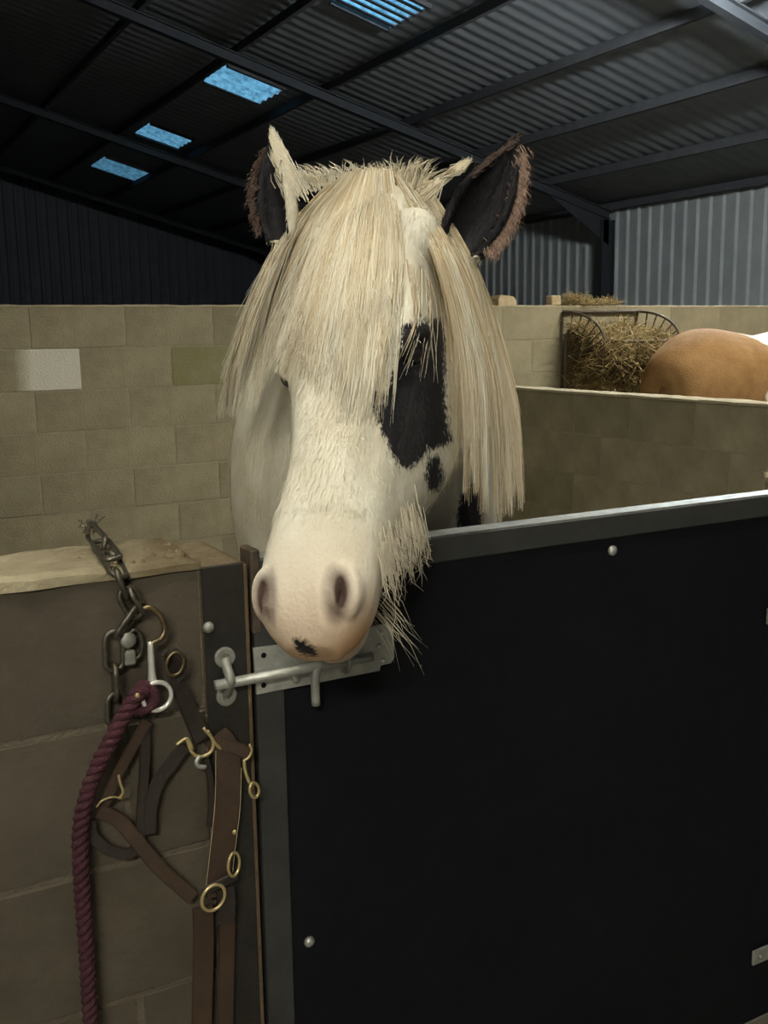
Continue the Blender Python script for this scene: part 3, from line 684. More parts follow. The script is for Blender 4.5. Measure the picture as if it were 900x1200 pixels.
# ---- hair: tapered strands following guides laid over the head
def hair_mat(name, cols, rough=.55):
    m = bpy.data.materials.new(name); m.use_nodes = True; nt = m.node_tree; b = nt.nodes['Principled BSDF']; b.inputs['Roughness'].default_value = rough; b.inputs['Specular IOR Level'].default_value = .3
    a = nt.nodes.new('ShaderNodeAttribute'); a.attribute_name = 'tone'; r = nt.nodes.new('ShaderNodeValToRGB'); e = r.color_ramp.elements
    e[0].position = 0; e[0].color = (*cols[0], 1); e[1].position = 1; e[1].color = (*cols[-1], 1)
    for i, c in enumerate(cols[1:-1]): q = e.new((i+1)/(len(cols)-1)); q.color = (*c, 1)
    nt.links.new(a.outputs['Fac'], r.inputs['Fac']); nt.links.new(r.outputs['Color'], b.inputs['Base Color']); return m
M['mane'] = hair_mat('cream_mane_hair', [(.45, .34, .19), (.60, .50, .34), (.74, .68, .53), (.82, .79, .68)])
M['whisk'] = hair_mat('pale_whisker_hair', [(.6, .5, .35), (.75, .7, .58)])
M['earfur'] = hair_mat('brown_ear_fur', [(.03, .02, .018), (.16, .10, .075), (.36, .25, .19)])
M['black_hair'] = hair_mat('black_hair', [(.012, .012, .015), (.03, .028, .03)])
def surf_z(x, y):
    dr_ = V(ray(x, y)); ln = dr_.length; h = bvh.ray_cast(V(CAM), dr_/ln)
    return None if h[0] is None else h[3]/ln
def build_hair(name, strands, m, parent, kind='stuff'):
    """strands: list of (points, radius, tone); three sided tapering tubes"""
    vs = []; fs = []; tn = []
    for P, r0, tone in strands:
        P = np.array(P); k = len(P); o = len(vs)
        T = np.gradient(P, axis=0); T /= np.linalg.norm(T, axis=1)[:, None]+1e-9
        ref = np.array([.3, .5, .81]); A = np.cross(T, ref); A /= np.linalg.norm(A, axis=1)[:, None]+1e-9; B = np.cross(T, A)
        for i in range(k):
            rr_ = r0*(1-.8*(i/(k-1))**2); tni = tone if np.isscalar(tone) else tone[i]
            for j in range(3):
                a = 2*PI*j/3; vs.append(P[i]+(A[i]*math.cos(a)+B[i]*math.sin(a))*rr_); tn.append(tni)
        for i in range(k-1):
            for j in range(3): fs.append((o+i*3+j, o+i*3+(j+1) % 3, o+i*3+3+(j+1) % 3, o+i*3+3+j))
    me_ = bpy.data.meshes.new(name); me_.from_pydata([tuple(p) for p in vs], [], fs); me_.polygons.foreach_set('use_smooth', [True]*len(fs))
    a = me_.attributes.new('tone', 'FLOAT', 'POINT'); a.data.foreach_set('value', np.array(tn, np.float32)); me_.materials.append(m); me_.update()
    ob = bpy.data.objects.new(name, me_); COL.objects.link(ob); put(ob, parent); tag(ob, kind=kind); return ob
def guide_hair(guides, count, spread, lift, seglen=10, droop=0.0, zdef=1.78, r=(.0007, .0014), clump=.6, maxjump=.05, tone0=.5, lens=(.8, 1.0), nclump=None, tip=.3):
    """each guide: list of picture positions; the hair takes its distance from the head below it and keeps lying on it"""
    G = [np.array(spline(g_, 6)) for g_ in guides]
    G = [np.stack([np.interp(np.linspace(0, 1, seglen), np.linspace(0, 1, len(g_)), g_[:, q]) for q in (0, 1)], 1) for g_ in G]
    out = []; nclump = nclump or max(6, count//22); cl = [(rng.random(), rng.normal()*spread*.8, rng.random(), rng.uniform(*lens), rng.normal(), rng.uniform(.01, .05)) for _ in range(nclump)]
    for _ in range(count):
        u_, off, tn, le, bnd, cw = cl[rng.integers(nclump)]
        def gl(u0): u2 = np.clip(u0, 0, .9999)*(len(G)-1); i = int(u2); f_ = u2-i; return G[i]*(1-f_)+G[min(i+1, len(G)-1)]*f_
        s = np.linspace(0, 1, seglen); cv = (clump*s**1.5)[:, None]
        g_ = gl(u_+rng.normal()*cw)*(1-cv)+gl(u_)*cv; k = max(4, int(seglen*np.clip(le+rng.normal()*.10, .25, 1)))
        g_ = np.stack([np.interp(np.linspace(0, k/seglen, seglen), np.linspace(0, 1, seglen), g_[:, q]) for q in (0, 1)], 1)
        wob = off*s*s+bnd*5*np.sin(s*3.4+bnd*2)*s+rng.normal()*spread*.35*(.3+s*(1-clump*s))+np.sin(s*rng.uniform(2, 7)+rng.uniform(0, 6))*rng.uniform(0, 2.2)*s
        g_ = g_+np.stack([wob, rng.normal()*2*np.ones(seglen)], 1)
        z = []; last = None
        for x, y in g_:
            q = surf_z(x, y)
            if q is None or (last is not None and q > last+maxjump): q = (last+droop if last is not None else zdef)
            z.append(q); last = q
        z = np.array(z); z = np.convolve(np.pad(z, 2, mode='edge'), [.15, .2, .3, .2, .15], 'valid')
        li = lift*(.3+.7*rng.random())*np.sin(np.clip(s*2.2+.25, 0, PI/2))
        out.append(([at(x, y, zz-l_) for (x, y), zz, l_ in zip(g_, z, li)], rng.uniform(*r), np.clip(tone0+.6*(tn-.5)+rng.normal()*.16+tip*s*s, 0, 1)))
    return out
FORE = [[(398, 214), (358, 252), (320, 318), (294, 385), (280, 435), (272, 482)], [(404, 209), (366, 256), (330, 330), (304, 400), (291, 450), (283, 496)],
        [(410, 206), (376, 260), (348, 335), (330, 395), (320, 430)], [(418, 204), (390, 265), (366, 340), (350, 400), (342, 435)],
        [(426, 203), (404, 270), (385, 350), (373, 415), (367, 455)], [(434, 202), (420, 275), (405, 365), (394, 435), (389, 480)],
        [(440, 202), (434, 275), (424, 370), (416, 450), (410, 500)], [(446, 202), (446, 280), (440, 370), (434, 440), (428, 490)],
        [(452, 202), (458, 280), (454, 360), (448, 430), (440, 490)], [(458, 203), (468, 280), (468, 350), (460, 420), (452, 500)]]
fl_ = guide_hair(FORE, 2500, 9, .010, 16, zdef=1.72, lens=(.42, 1.04), nclump=130, clump=.8, tone0=.44, tip=.36)
build_hair('forelock', fl_, M['mane'], body)
RIGHT = [[(462, 204), (492, 262), (514, 320), (528, 372), (536, 430), (540, 500)], [(468, 205), (504, 262), (530, 320), (546, 380), (556, 460), (556, 575)],
         [(476, 207), (516, 262), (544, 318), (562, 385), (574, 460), (578, 600)], [(486, 210), (528, 272), (556, 330), (574, 395), (590, 470), (596, 605)],
         [(500, 218), (540, 285), (564, 335), (580, 400), (598, 480), (607, 575)]]
rm = guide_hair(RIGHT, 1700, 8, .010, 16, zdef=1.76, droop=.004, lens=(.72, 1.08), nclump=80, clump=.7, tip=.1, tone0=.42)
build_hair('mane', rm, M['mane'], body)
LEFTM = [[(392, 216), (340, 270), (306, 335), (288, 400), (276, 445), (270, 490)], [(386, 220), (334, 280), (303, 345), (283, 405), (271, 450), (266, 486)], [(380, 226), (330, 288), (305, 340), (287, 390), (275, 435), (269, 470)]]
build_hair('mane', guide_hair(LEFTM, 650, 8, .008, 14, zdef=1.80, droop=.01, lens=(.7, 1.0), nclump=40), M['mane'], body)
# mane along the crest, falling down the side of the neck
st = []; NK = spline(NECK, 6)
for _ in range(900):
    f_ = rng.random()*(len(NK)-9); i = int(f_); q = NK[i]+(NK[i+1]-NK[i])*(f_-i); le = rng.uniform(.55, 1); P = []
    for k in range(9):
        a = PI/2-(PI/2+.25)*le*k/8; g_ = 1.03+.03*rng.random()
        P.append(bw(q[0]+.02*k/8*rng.normal()*.3, q[1], q[2])+bs_*q[3]*g_*math.cos(a)+nax(q[5])*q[4]*g_*math.sin(a)+np.array((0, 0, -.10*(k/8)**2)))
    st.append((P, rng.uniform(.0007, .0014), rng.uniform(.2, .9)))
build_hair('mane', st, M['mane'], body)
# wisps over the black patch
build_hair('forelock', guide_hair([[(470, 300), (476, 370), (466, 410), (460, 440)], [(505, 330), (514, 375), (512, 420), (510, 450)], [(488, 310), (480, 380), (468, 430), (456, 470)]], 18, 3, .012, 10, zdef=1.68, lens=(.8, 1.0), nclump=9), M['mane'], body)
# upright tuft on the poll
st = []
for _ in range(420):
    x = rng.uniform(352, 500); y = 208+abs(x-430)*.10+rng.uniform(-4, 6); z = 1.735+rng.uniform(-.02, .04)
    ln = rng.uniform(8, 20)+(14*rng.random() if 455 < x < 500 else 0); dx = (x-430)*.12+rng.normal()*9
    st.append(([at(x, y+6, z), at(x+dx*.3, y-ln*.4, z), at(x+dx*.75, y-ln*.8, z-.004), at(x+dx*1.3, y-ln, z-.008)], rng.uniform(.0007, .0013), rng.uniform(.4, .9)))
for _ in range(70):                                       # tuft running up the inner edge of the ear on the right
    t = rng.random(); st.append(([at(500+rng.normal()*6, 226+rng.normal()*6, 1.72), at(520+rng.normal()*4, 208, 1.71), at(536+rng.normal()*4, 197+rng.normal()*3, 1.70), at(549+rng.normal()*3, 187+rng.normal()*2, 1.70)], .0011, rng.uniform(.3, .9)))
build_hair('poll_tuft', st, M['mane'], body)
# ear fur
st = []; st2 = []
for _ in range(650):                                      # white inner edge of the ear on the left
    t = rng.random()**.8; x = 350-t*26+rng.normal()*(7*(1-t)+1.5); y = 234-t*66+rng.normal()*4; z = 1.70-.01
    st.append(([at(x, y, z), at(x-3-3*rng.random(), y-9, z-.003), at(x-5-4*rng.random(), y-17, z-.004)], .0011, rng.uniform(.5, 1)))
build_hair('ear_hair', st, M['mane'], body)
for _ in range(900):                                      # brown fringe on the outer edge of the ear on the right
    t = rng.random(); x = 610-t*38+rng.normal()*4+11*math.sin(t*PI); y = 178+t*115+rng.normal()*4; z = 1.715
    st2.append(([at(x, y, z), at(x+3+rng.normal()*2, y+5, z-.004), at(x+4+rng.normal()*4, y+12, z-.004)], .0011, rng.uniform(.2, 1)))
for _ in range(260):                                      # dark outer fringe of the ear on the left
    t = rng.random(); x = 312-t*6-12*math.sin(t*PI)+rng.normal()*2; y = 172+t*100; z = 1.715
    st2.append(([at(x, y, z), at(x-3+rng.normal()*2, y+3, z-.003), at(x-4+rng.normal()*3, y+9, z-.003)], .001, rng.uniform(0, .45)))
for _ in range(160):
    t = rng.random(); x = 552+t*54+rng.normal()*2; y = 206-t*44+rng.normal()*2; z = 1.715
    st2.append(([at(x, y, z), at(x+3, y-3+rng.normal()*2, z-.003), at(x+8, y-5+rng.normal()*2, z-.003)], .001, rng.uniform(0, .35)))
build_hair('ear_fur', st2, M['earfur'], body)
# beard under the jaw and chin whiskers
st = []
for _ in range(230):
    t = rng.random(); x = 448+t*48+rng.normal()*4; y0_ = 668-t*44+rng.normal()*15
    z = surf_z(x-8, y0_-20) or 1.55; z = min(z, 1.62)
    ln = rng.uniform(6, 36)*(.6+.5*math.sin(t*19)**2); st.append(([at(x-3, y0_-16, z), at(x+1, y0_+ln*.3, z+.004), at(x+2+rng.normal()*2, y0_+ln*.7, z+.006), at(x+3+rng.normal()*5, y0_+ln, z+.006)], rng.uniform(.0006, .0011), rng.uniform(.35, .95)))
for _ in range(34):
    x = rng.uniform(432, 462); y0_ = rng.uniform(690, 735); ln = rng.uniform(18, 60); z = 1.50
    st.append(([at(x-10, y0_-10, z), at(x, y0_, z), at(x+ln*.35, y0_+ln*.4, z), at(x+ln*.7+rng.normal()*6, y0_+ln+rng.normal()*8, z)], .0005, .6))
build_hair('beard', st, M['whisk'], body)
# short coat hair lying along the head and neck
def coat_fur(n):
    cen = np.empty(len(me.polygons)*3); me.polygons.foreach_get('center', cen); cen = cen.reshape(-1, 3); pn = np.empty(len(me.polygons)*3); me.polygons.foreach_get('normal', pn); pn = pn.reshape(-1, 3)
    ok = np.where((cen[:, 2] > 1.05)&((cen@bdir) < d0+.5)&((cen-HP)@HA/HL < .86))[0]; pick = rng.choice(ok, n)
    vi = np.array([me.polygons[int(i)].vertices[0] for i in pick]); bl = black[vi]
    P = cen[pick]+rng.normal(size=(n, 3))*.0025; N = pn[pick]
    flow = HA*.9+np.array([0, 0, -.5])+rng.normal(size=(n, 3))*.28; flow -= N*np.sum(flow*N, 1)[:, None]; flow /= np.linalg.norm(flow, axis=1)[:, None]
    ln = rng.uniform(.008, .017, n)[:, None]; sd = np.cross(flow, N); wd_ = rng.uniform(.0005, .0010, n)[:, None]
    vs = np.empty((n*3, 3)); vs[0::3] = P-sd*wd_-N*.0006; vs[1::3] = P+sd*wd_-N*.0006; vs[2::3] = P+flow*ln+N*ln*rng.uniform(.08, .34, n)[:, None]
    m_ = bpy.data.meshes.new('coat_fur'); m_.from_pydata(vs.tolist(), [], [(3*i, 3*i+1, 3*i+2) for i in range(n)])
    t_ = np.where(bl+rng.normal(size=n)*3 > 0, 0.0, rng.uniform(.62, 1, n)); a = m_.attributes.new('tone', 'FLOAT', 'POINT'); a.data.foreach_set('value', np.repeat(t_, 3).astype(np.float32))
    m_.materials.append(hair_mat('coat_hair', [(.012, .012, .016), (.30, .26, .2), (.74, .70, .58), (.84, .81, .71)], .7))
    ob = bpy.data.objects.new('coat_fur', m_); COL.objects.link(ob); put(ob, body); tag(ob, kind='stuff')
coat_fur(70000)
# tail
st = []
tb = bw(DB+1.80, 0, 1.15)
for _ in range(500):
    a = rng.uniform(0, 2*PI); r_ = .05*rng.random()**.5; o = bs_*r_*math.cos(a)+bdir*r_*math.sin(a)*.6
    st.append(([tb+o*.5, tb+o+bdir*.05+(0, 0, -.1), tb+o*1.5+bdir*.07+(0, 0, -.4), tb+o*1.8+bdir*.06+(0, 0, -.75-.15*rng.random())], .0018, rng.random()))
build_hair('tail', st, M['mane'], body)
#@@REST
# ------------------------------------------------------------------ second horse in the neighbouring stall
hb_ = MB()
q0 = at(757, 470, 6.25)
bdir = np.array([.985, .17, 0]); bdir /= np.linalg.norm(bdir); bs_ = np.array([bdir[1], -bdir[0], 0]); org = np.array([q0[0]+.02, q0[1]-.12, 0])
def bw(d, s, z): return org+bdir*d+bs_*s+np.array([0, 0, z])
BODY = [(.0, 1.20, .08, .10), (.03, 1.19, .18, .22), (.14, 1.19, .27, .31), (.34, 1.21, .33, .375), (.6, 1.19, .35, .38), (.95, 1.15, .36, .385), (1.3, 1.17, .34, .40), (1.55, 1.18, .29, .39), (1.72, 1.14, .22, .30), (1.80, 1.12, .1, .15)]
loft(hb_, [ering(bw(a, 0, c), (0, 0, 1), w_, h_, sq=2.15) for a, c, w_, h_ in spline(BODY, 4)])
for s_ in (-1, 1):
    leg([(1.5, s_*.16, 1.1, .17), (1.5, s_*.17, .88, .12), (1.52, s_*.17, .66, .08), (1.53, s_*.17, .53, .066), (1.52, s_*.17, .48, .052), (1.52, s_*.17, .27, .045), (1.53, s_*.17, .19, .06), (1.56, s_*.17, .11, .08), (1.58, s_*.17, .04, .09), (1.58, s_*.17, 0, .092)])
    leg([(.34, s_*.12, 1.08, .18), (.34, s_*.165, .93, .18), (.24, s_*.175, .7, .10), (.14, s_*.175, .56, .068), (.15, s_*.175, .48, .055), (.17, s_*.175, .28, .047), (.19, s_*.175, .19, .062), (.22, s_*.175, .11, .082), (.24, s_*.175, .04, .09), (.24, s_*.175, 0, .092)])
def fring(c, t, w_, h_):
    t = np.array(t, float); t /= np.linalg.norm(t); n = np.cross(t, bs_); n /= np.linalg.norm(n)
    return [np.array(c)+bs_*w_*math.cos(2*PI*i/28)+n*h_*math.sin(2*PI*i/28) for i in range(28)]
PTH = [(1.45, 1.2, .2, .36), (1.7, 1.18, .17, .30), (1.92, 1.08, .13, .24), (2.10, .94, .11, .19), (2.22, .84, .10, .17), (2.34, .74, .105, .16), (2.44, .60, .085, .12), (2.52, .46, .07, .09), (2.57, .36, .075, .085), (2.59, .31, .04, .05)]
PS = spline(PTH, 4)
loft(hb_, [fring(bw(PS[i][0], 0, PS[i][1]), bw(PS[min(i+1, len(PS)-1)][0], 0, PS[min(i+1, len(PS)-1)][1])-bw(PS[max(i-1, 0)][0], 0, PS[max(i-1, 0)][1]), PS[i][2], PS[i][3]) for i in range(len(PS))])
for s_ in (-1, 1):                              # ears
    loft(hb_, [fring(bw(2.17+.10*t, s_*(.06+.03*t), .98+.13*t), (.6, 0, .8), .035*math.sin(PI*min(.97, .25+.75*t))+.006, .02) for t in np.linspace(0, 1, 6)])
src = bpy.data.objects.new('tmp', hb_.mesh('tmp', M['eye'])); COL.objects.link(src)
md = src.modifiers.new('r', 'REMESH'); md.mode = 'VOXEL'; md.voxel_size = .012; ms = src.modifiers.new('s', 'SMOOTH'); ms.factor = .5; ms.iterations = 6
dg = bpy.context.evaluated_depsgraph_get(); me2 = bpy.data.meshes.new_from_object(src.evaluated_get(dg)); me2.name = 'chestnut_body'; bpy.data.objects.remove(src)
nv = len(me2.vertices); co = np.empty(nv*3); me2.vertices.foreach_get('co', co); co = co.reshape(-1, 3)
lx = (co-org)@bdir; ly = (co-org)@bs_; lz = co[:, 2]
wh = np.full(nv, -1.0)
for a, b, c, ra_, rb_, rc_ in ((.98, .02, 1.56, .34, .5, .13), (.86, .38, 1.17, .30, .3, .12), (1.55, 0, .75, .3, .6, .5), (2.5, 0, .5, .12, .06, .25), (.2, 0, .2, .3, .5, .3), (1.5, 0, .2, .3, .5, .3)):
    wh = np.maximum(wh, 1-np.sqrt(((lx-a)/ra_)**2+((ly-b)/rb_)**2+((lz-c)/rc_)**2))
a_ = me2.attributes.new('white', 'FLOAT', 'POINT'); a_.data.foreach_set('value', wh.astype(np.float32))
def chestnut():
    m = mat('chestnut_and_white_coat', (.40, .235, .10), .75, var=(.27, .145, .055), scale=7, bump=.5, bscale=130, spec=.2); nt = m.node_tree; L = nt.links; b = nt.nodes['Principled BSDF']
    s_ = b.inputs['Base Color'].links[0].from_socket; a = nt.nodes.new('ShaderNodeAttribute'); a.attribute_name = 'white'
    n = nt.nodes.new('ShaderNodeTexNoise'); n.inputs['Scale'].default_value = 30; ma = nt.nodes.new('ShaderNodeMath'); ma.operation = 'MULTIPLY_ADD'; ma.inputs[1].default_value = .2
    L.new(n.outputs['Fac'], ma.inputs[0]); L.new(a.outputs['Fac'], ma.inputs[2])
    mr = nt.nodes.new('ShaderNodeMapRange'); mr.inputs[1].default_value = .08; mr.inputs[2].default_value = .16; L.new(ma.outputs[0], mr.inputs[0])
    x = nt.nodes.new('ShaderNodeMix'); x.data_type = 'RGBA'; L.new(mr.outputs[0], x.inputs[0]); L.new(s_, x.inputs[6]); x.inputs[7].default_value = (.82, .79, .70, 1); L.new(x.outputs[2], b.inputs['Base Color']); return m
me2.materials.clear(); me2.materials.append(chestnut()); me2.polygons.foreach_set('use_smooth', [True]*len(me2.polygons)); me2.update()
h2 = empty('horse', org, 'chestnut and white horse seen over the low divider, only its back showing', 'horse')
b2 = bpy.data.objects.new('body', me2); COL.objects.link(b2); put(b2, h2)
for s_ in (-1, 1):
    for dd in (.24, 1.58): MB().lathe(bw(dd, s_*.173, 0), (0, 0, 1), [(.1, 0), (.097, .02), (.088, .05), (.08, .055)], 18).build('hoof', M['hoof'], b2, True)
    mbe = MB(); ellipsoid(mbe, bw(2.36, s_*.098, .76), ((.018, 0, 0), (0, .018, 0), (0, 0, .018)), 8); mbe.build('eye', M['eye'], b2, True)
M['tail2'] = hair_mat('brown_tail_hair', [(.12, .06, .025), (.26, .14, .06)])
tb = bw(.02, 0, 1.25)-bdir*.01; st = []
for _ in range(400):
    a = rng.uniform(0, 2*PI); r_ = .045*rng.random()**.5; o = bs_*r_*math.cos(a)+bdir*r_*math.sin(a)*.5
    st.append(([tb+o*.4, tb+o-bdir*.02+(0, 0, -.12), tb+o*1.4-bdir*.035+(0, 0, -.45), tb+o*1.6-bdir*.03+(0, 0, -.8-.15*rng.random())], .0018, rng.random()))
build_hair('tail', st, M['tail2'], b2)

# ------------------------------------------------------------------ hay rack on the back wall
xa, xb = hit(660, 365, 1, YB-.02)[0], hit(747, 364, 1, YB-.02)[0]
zt = 1.712; fr = hit(797, 399, 0, xb); zb_ = 1.14; yw = YB-.018
rk = empty('hay_rack', ((xa+xb)/2, YB, zb_), 'rusty iron basket rack with fan-shaped ends on the back wall', 'hay rack')
depth_ = yw-fr[1]
def arc(x):
    return [np.array((x, yw-depth_*math.sin(t), zt-(zt-fr[2])*(1-math.cos(t)))) for t in np.linspace(0, PI/2, 14)]
MB().tube([(xa, yw, zt), (xb, yw, zt)], .012).build('wall_bar', M['iron'], rk, True)
MB().tube([(xa, yw, zb_), (xb, yw, zb_)], .012).build('wall_bar', M['iron'], rk, True)
MB().tube([(xa, fr[1], fr[2]), (xb, fr[1], fr[2])], .010).build('front_bar', M['iron'], rk, True)
for x in (xa, xb):
    MB().tube(arc(x), .009).build('end_arc', M['iron'], rk, True)
    MB().tube([(x, yw, zt), (x, yw, zb_)], .010).build('upright', M['iron'], rk, True)
    c = np.array((x, yw-.05, zt-.36))
    for k in (2, 4, 6, 8, 10, 12): MB().tube([arc(x)[k], c+(arc(x)[k]-c)*.12], .006, 6).build('fan_bar', M['iron'], rk, True)
for k in range(10):
    x = xa+(xb-xa)*k/9
    MB().tube(spline([(x, fr[1], fr[2]), (x, fr[1]+.04, fr[2]-.16), (x, fr[1]+.22, zb_+.08), (x, yw, zb_)], 5), .006, 6).build('front_rod', M['iron'], rk, True)
def straw(pts_fn, n, ln, name, label, cat, m, rad=.0022, core=None, parent=None, ymax=99., zmin=-9.):
    st = []
    for _ in range(n):
        p = pts_fn(); dv = rng.normal(size=3)*(1, 1, .75); dv /= np.linalg.norm(dv); l_ = rng.uniform(*ln); bend = rng.normal(size=3)*l_*.18
        Q = np.array([p-dv*l_/2, p+bend*.6, p+bend, p+dv*l_/2]); Q[:, 1] = np.minimum(Q[:, 1], ymax); Q[:, 2] = np.maximum(Q[:, 2], zmin)
        st.append((Q, rad*rng.uniform(.7, 1.4), rng.random()))
    o = build_hair(name, st, m, core, 'stuff') if parent is None else build_hair(name, st, m, parent, 'stuff')
    if parent is None: tag(o, label, cat)
    return o
M['hay'] = hair_mat('dry_hay', [(.14, .09, .03), (.38, .27, .11), (.58, .45, .22), (.72, .60, .34)], .8)
def in_rack():
    while True:
        x = rng.uniform(xa+.0, xb+.02); v = rng.random(); t = rng.random()
        zz = zb_+.05+(1.64-zb_-.05)*v
        dmax = depth_*(.35+.65*min(1, (zz-zb_)/.3)) if zz < fr[2] else depth_*max(.1, 1-(zz-fr[2])/.16)
        y = yw-.02-(dmax+.02)*rng.random()**.5
        if zz < 1.60+.04*math.sin(x*17)+.03*math.sin(x*41): return np.array((x, y, zz))
hc = empty('hay', ((xa+xb)/2, yw-.2, 1.2), 'loose dry hay filling the rusty rack', 'hay', kind='stuff')
core = MB(); cs = []
for i in range(9):
    x = xa+.03+(xb-xa-.06)*i/8; hh = 1.56+.03*math.sin(i*1.7)
    cs.append([np.array((x, yw-.01, zb_+.04)), np.array((x, fr[1]+.20, zb_+.12)), np.array((x, fr[1]+.05, fr[2]-.16)), np.array((x, fr[1]+.04, fr[2]-.04)), np.array((x, fr[1]+.16, hh)), np.array((x, yw-.01, hh+.03))])
loft(core, cs); co_ = core.build('hay_core', mat('packed_hay', (.16, .11, .045), .95, var=(.06, .04, .015), scale=40, bump=1, bscale=90), hc); tag(co_, kind='stuff')
straw(in_rack, 3600, (.07, .24), 'hay_stalks', None, None, M['hay'], parent=hc, ymax=YB-.012)
wt = empty('hay', (hit(690, 356, 1, YB+.1)[0], YB+.1, ZB), 'wisp of hay lying on the back wall top above the rack', 'hay', kind='stuff')
x0_, x1_ = hit(668, 356, 1, YB+.05)[0], hit(722, 356, 1, YB+.05)[0]
def on_wall():
    t = rng.random(); x = x0_+(x1_-x0_)*t**1.3; hgt = .055*math.exp(-((t-.15)/.22)**2)+.02; return np.array((x, YB+rng.uniform(-.01, .14), ZB+.012+hgt*rng.random()))
straw(on_wall, 620, (.04, .13), 'hay_stalks', None, None, M['hay'], parent=wt, rad=.002, zmin=ZB+.012)
# timber bits on the wall top
c = hit(590, 357, 1, YB+.08)
MB().prism([(c[0]-.075, YB+.03, ZB+.008), (c[0]+.07, YB+.03, ZB+.008), (c[0]+.07, YB+.03, ZB+.04), (c[0]+.045, YB+.03, ZB+.066), (c[0]-.06, YB+.03, ZB+.075), (c[0]-.075, YB+.03, ZB+.05)], (0, .1, 0)).build('timber_offcut', M['wood'], origin=(c[0], YB+.08, ZB))
tag(bpy.data.objects['timber_offcut'], 'pale timber offcut lying on the back wall beside the horse\'s ear', 'timber')
c = hit(649, 357, 1, YB+.08)
tag(MB().box((c[0]-.04, YB+.05, ZB+.008), (c[0]+.04, YB+.12, ZB+.075), .006).build('timber_peg', M['wood'], origin=(c[0], YB+.08, ZB)), 'short upright timber stub on the back wall left of the rack', 'timber')

# ------------------------------------------------------------------ chain, lead rope and headcollar hanging on the front wall
def h(x, y, off=.014): return hit(x, y, 1, YF-off)
def link(a, b, wdt, roll, r, parent, m):
    a, b = np.array(a), np.array(b); ax = b-a; L_ = np.linalg.norm(ax); ax /= L_
    n = np.array((0, -1, 0.)); n = n-ax*(n@ax); n /= np.linalg.norm(n); s_ = np.cross(ax, n); s_ = s_*math.cos(roll)+n*math.sin(roll)
    c = (a+b)/2; hl_ = L_/2-wdt/2; P = []
    for i in range(9): t = -PI/2+PI*i/8; P.append(c+ax*(hl_+wdt/2*math.cos(t))+s_*wdt/2*math.sin(t))
    for i in range(9): t = PI/2+PI*i/8; P.append(c+ax*(-hl_+wdt/2*math.cos(t))+s_*wdt/2*math.sin(t))
    return MB().tube(P, r, 8, closed=True).build('chain_link', m, parent, True)
ch = empty('chain', h(135, 845), 'dark steel chain slung over the top of the front wall', 'chain')
def tz(x, y): return hit(x, y, 2, ZF+.024)
LK = [(tz(104, 620), tz(122, 640), .3), (tz(117, 634), tz(132, 655), 1.5), (tz(127, 648), h(141, 676, .02), .2), (h(136, 668, .02), h(149, 700), 1.35), (h(145, 690), h(163, 722), .1),
      (h(166, 706, .02), h(137, 748, .02), .9), (h(133, 740), h(134, 786), .0), (h(134, 779), h(136, 820), 1.45), (h(136, 812), h(136, 850), .1),
      (h(152, 690, .02), h(170, 718, .02), 1.3)]
for a, b, ro in LK: link(a, b, .026, ro, .0042, ch, M['chain'])
g = MB()
for k in range(26):
    a = tz(102+random.uniform(-3, 8), 618+random.uniform(-4, 8)); g.tube(spline([a, a+rng.normal(size=3)*.006+(0, 0, .006), a+rng.normal(size=3)*.009+(0, 0, .003)], 4), .0011, 5)
tw = g.build('baler_twine', mat('dark_baler_twine', (.10, .085, .06), .9)); tag(tw, 'knot of dark twine tying the chain on the wall top', 'twine')
mc = empty('metal_clip', h(152, 772), 'small dull grey metal clip hanging among the chain links', 'clip')
c = h(152, 770); MB().box(c+(-.0085, -.006, -.012), c+(.0085, .006, .011), .003).build('clip_body', M['galv_dull'], mc)
c = h(150, 750); MB().lathe(c, (0, -1, 0), [(.012, -.004), (.012, .003), (.008, .006), (.002, .007)], 14).build('clip_knob', M['galv_dull'], mc, True)
MB().tube(loop(h(158, 755), (1, 0, 0), (0, 0, 1), .011, .022, 18), .003, 7, closed=True).build('clip_loop', M['chain'], mc, True)

lr = empty('lead_rope', h(107, 1195, .03), 'maroon twisted lead rope hanging from the chain by a nickel snap', 'rope')
PA = spline([h(174, 806, .03), h(163, 812, .034), h(150, 830, .034), h(134, 860, .034), h(116, 895, .034), h(101, 935, .03), h(94, 980, .026), h(96, 1040, .024), h(101, 1110, .024), h(107, 1215, .024), h(112, 1330, .03), h(118, 1480, .03)], 26)
PA = np.array(PA); TT = np.gradient(PA, axis=0); TT /= np.linalg.norm(TT, axis=1)[:, None]; A_ = np.cross(TT, (0, 1, 0)); A_ /= np.linalg.norm(A_, axis=1)[:, None]; B_ = np.cross(TT, A_)
sl = np.concatenate([[0], np.cumsum(np.linalg.norm(np.diff(PA, axis=0), axis=1))])
for k in range(3):
    ph = 2*PI*k/3+sl*2*PI/.042
    MB().tube(PA+.0062*(A_*np.cos(ph)[:, None]+B_*np.sin(ph)[:, None]), .0066, 7).build('rope_strand', M['rope'], lr, True)
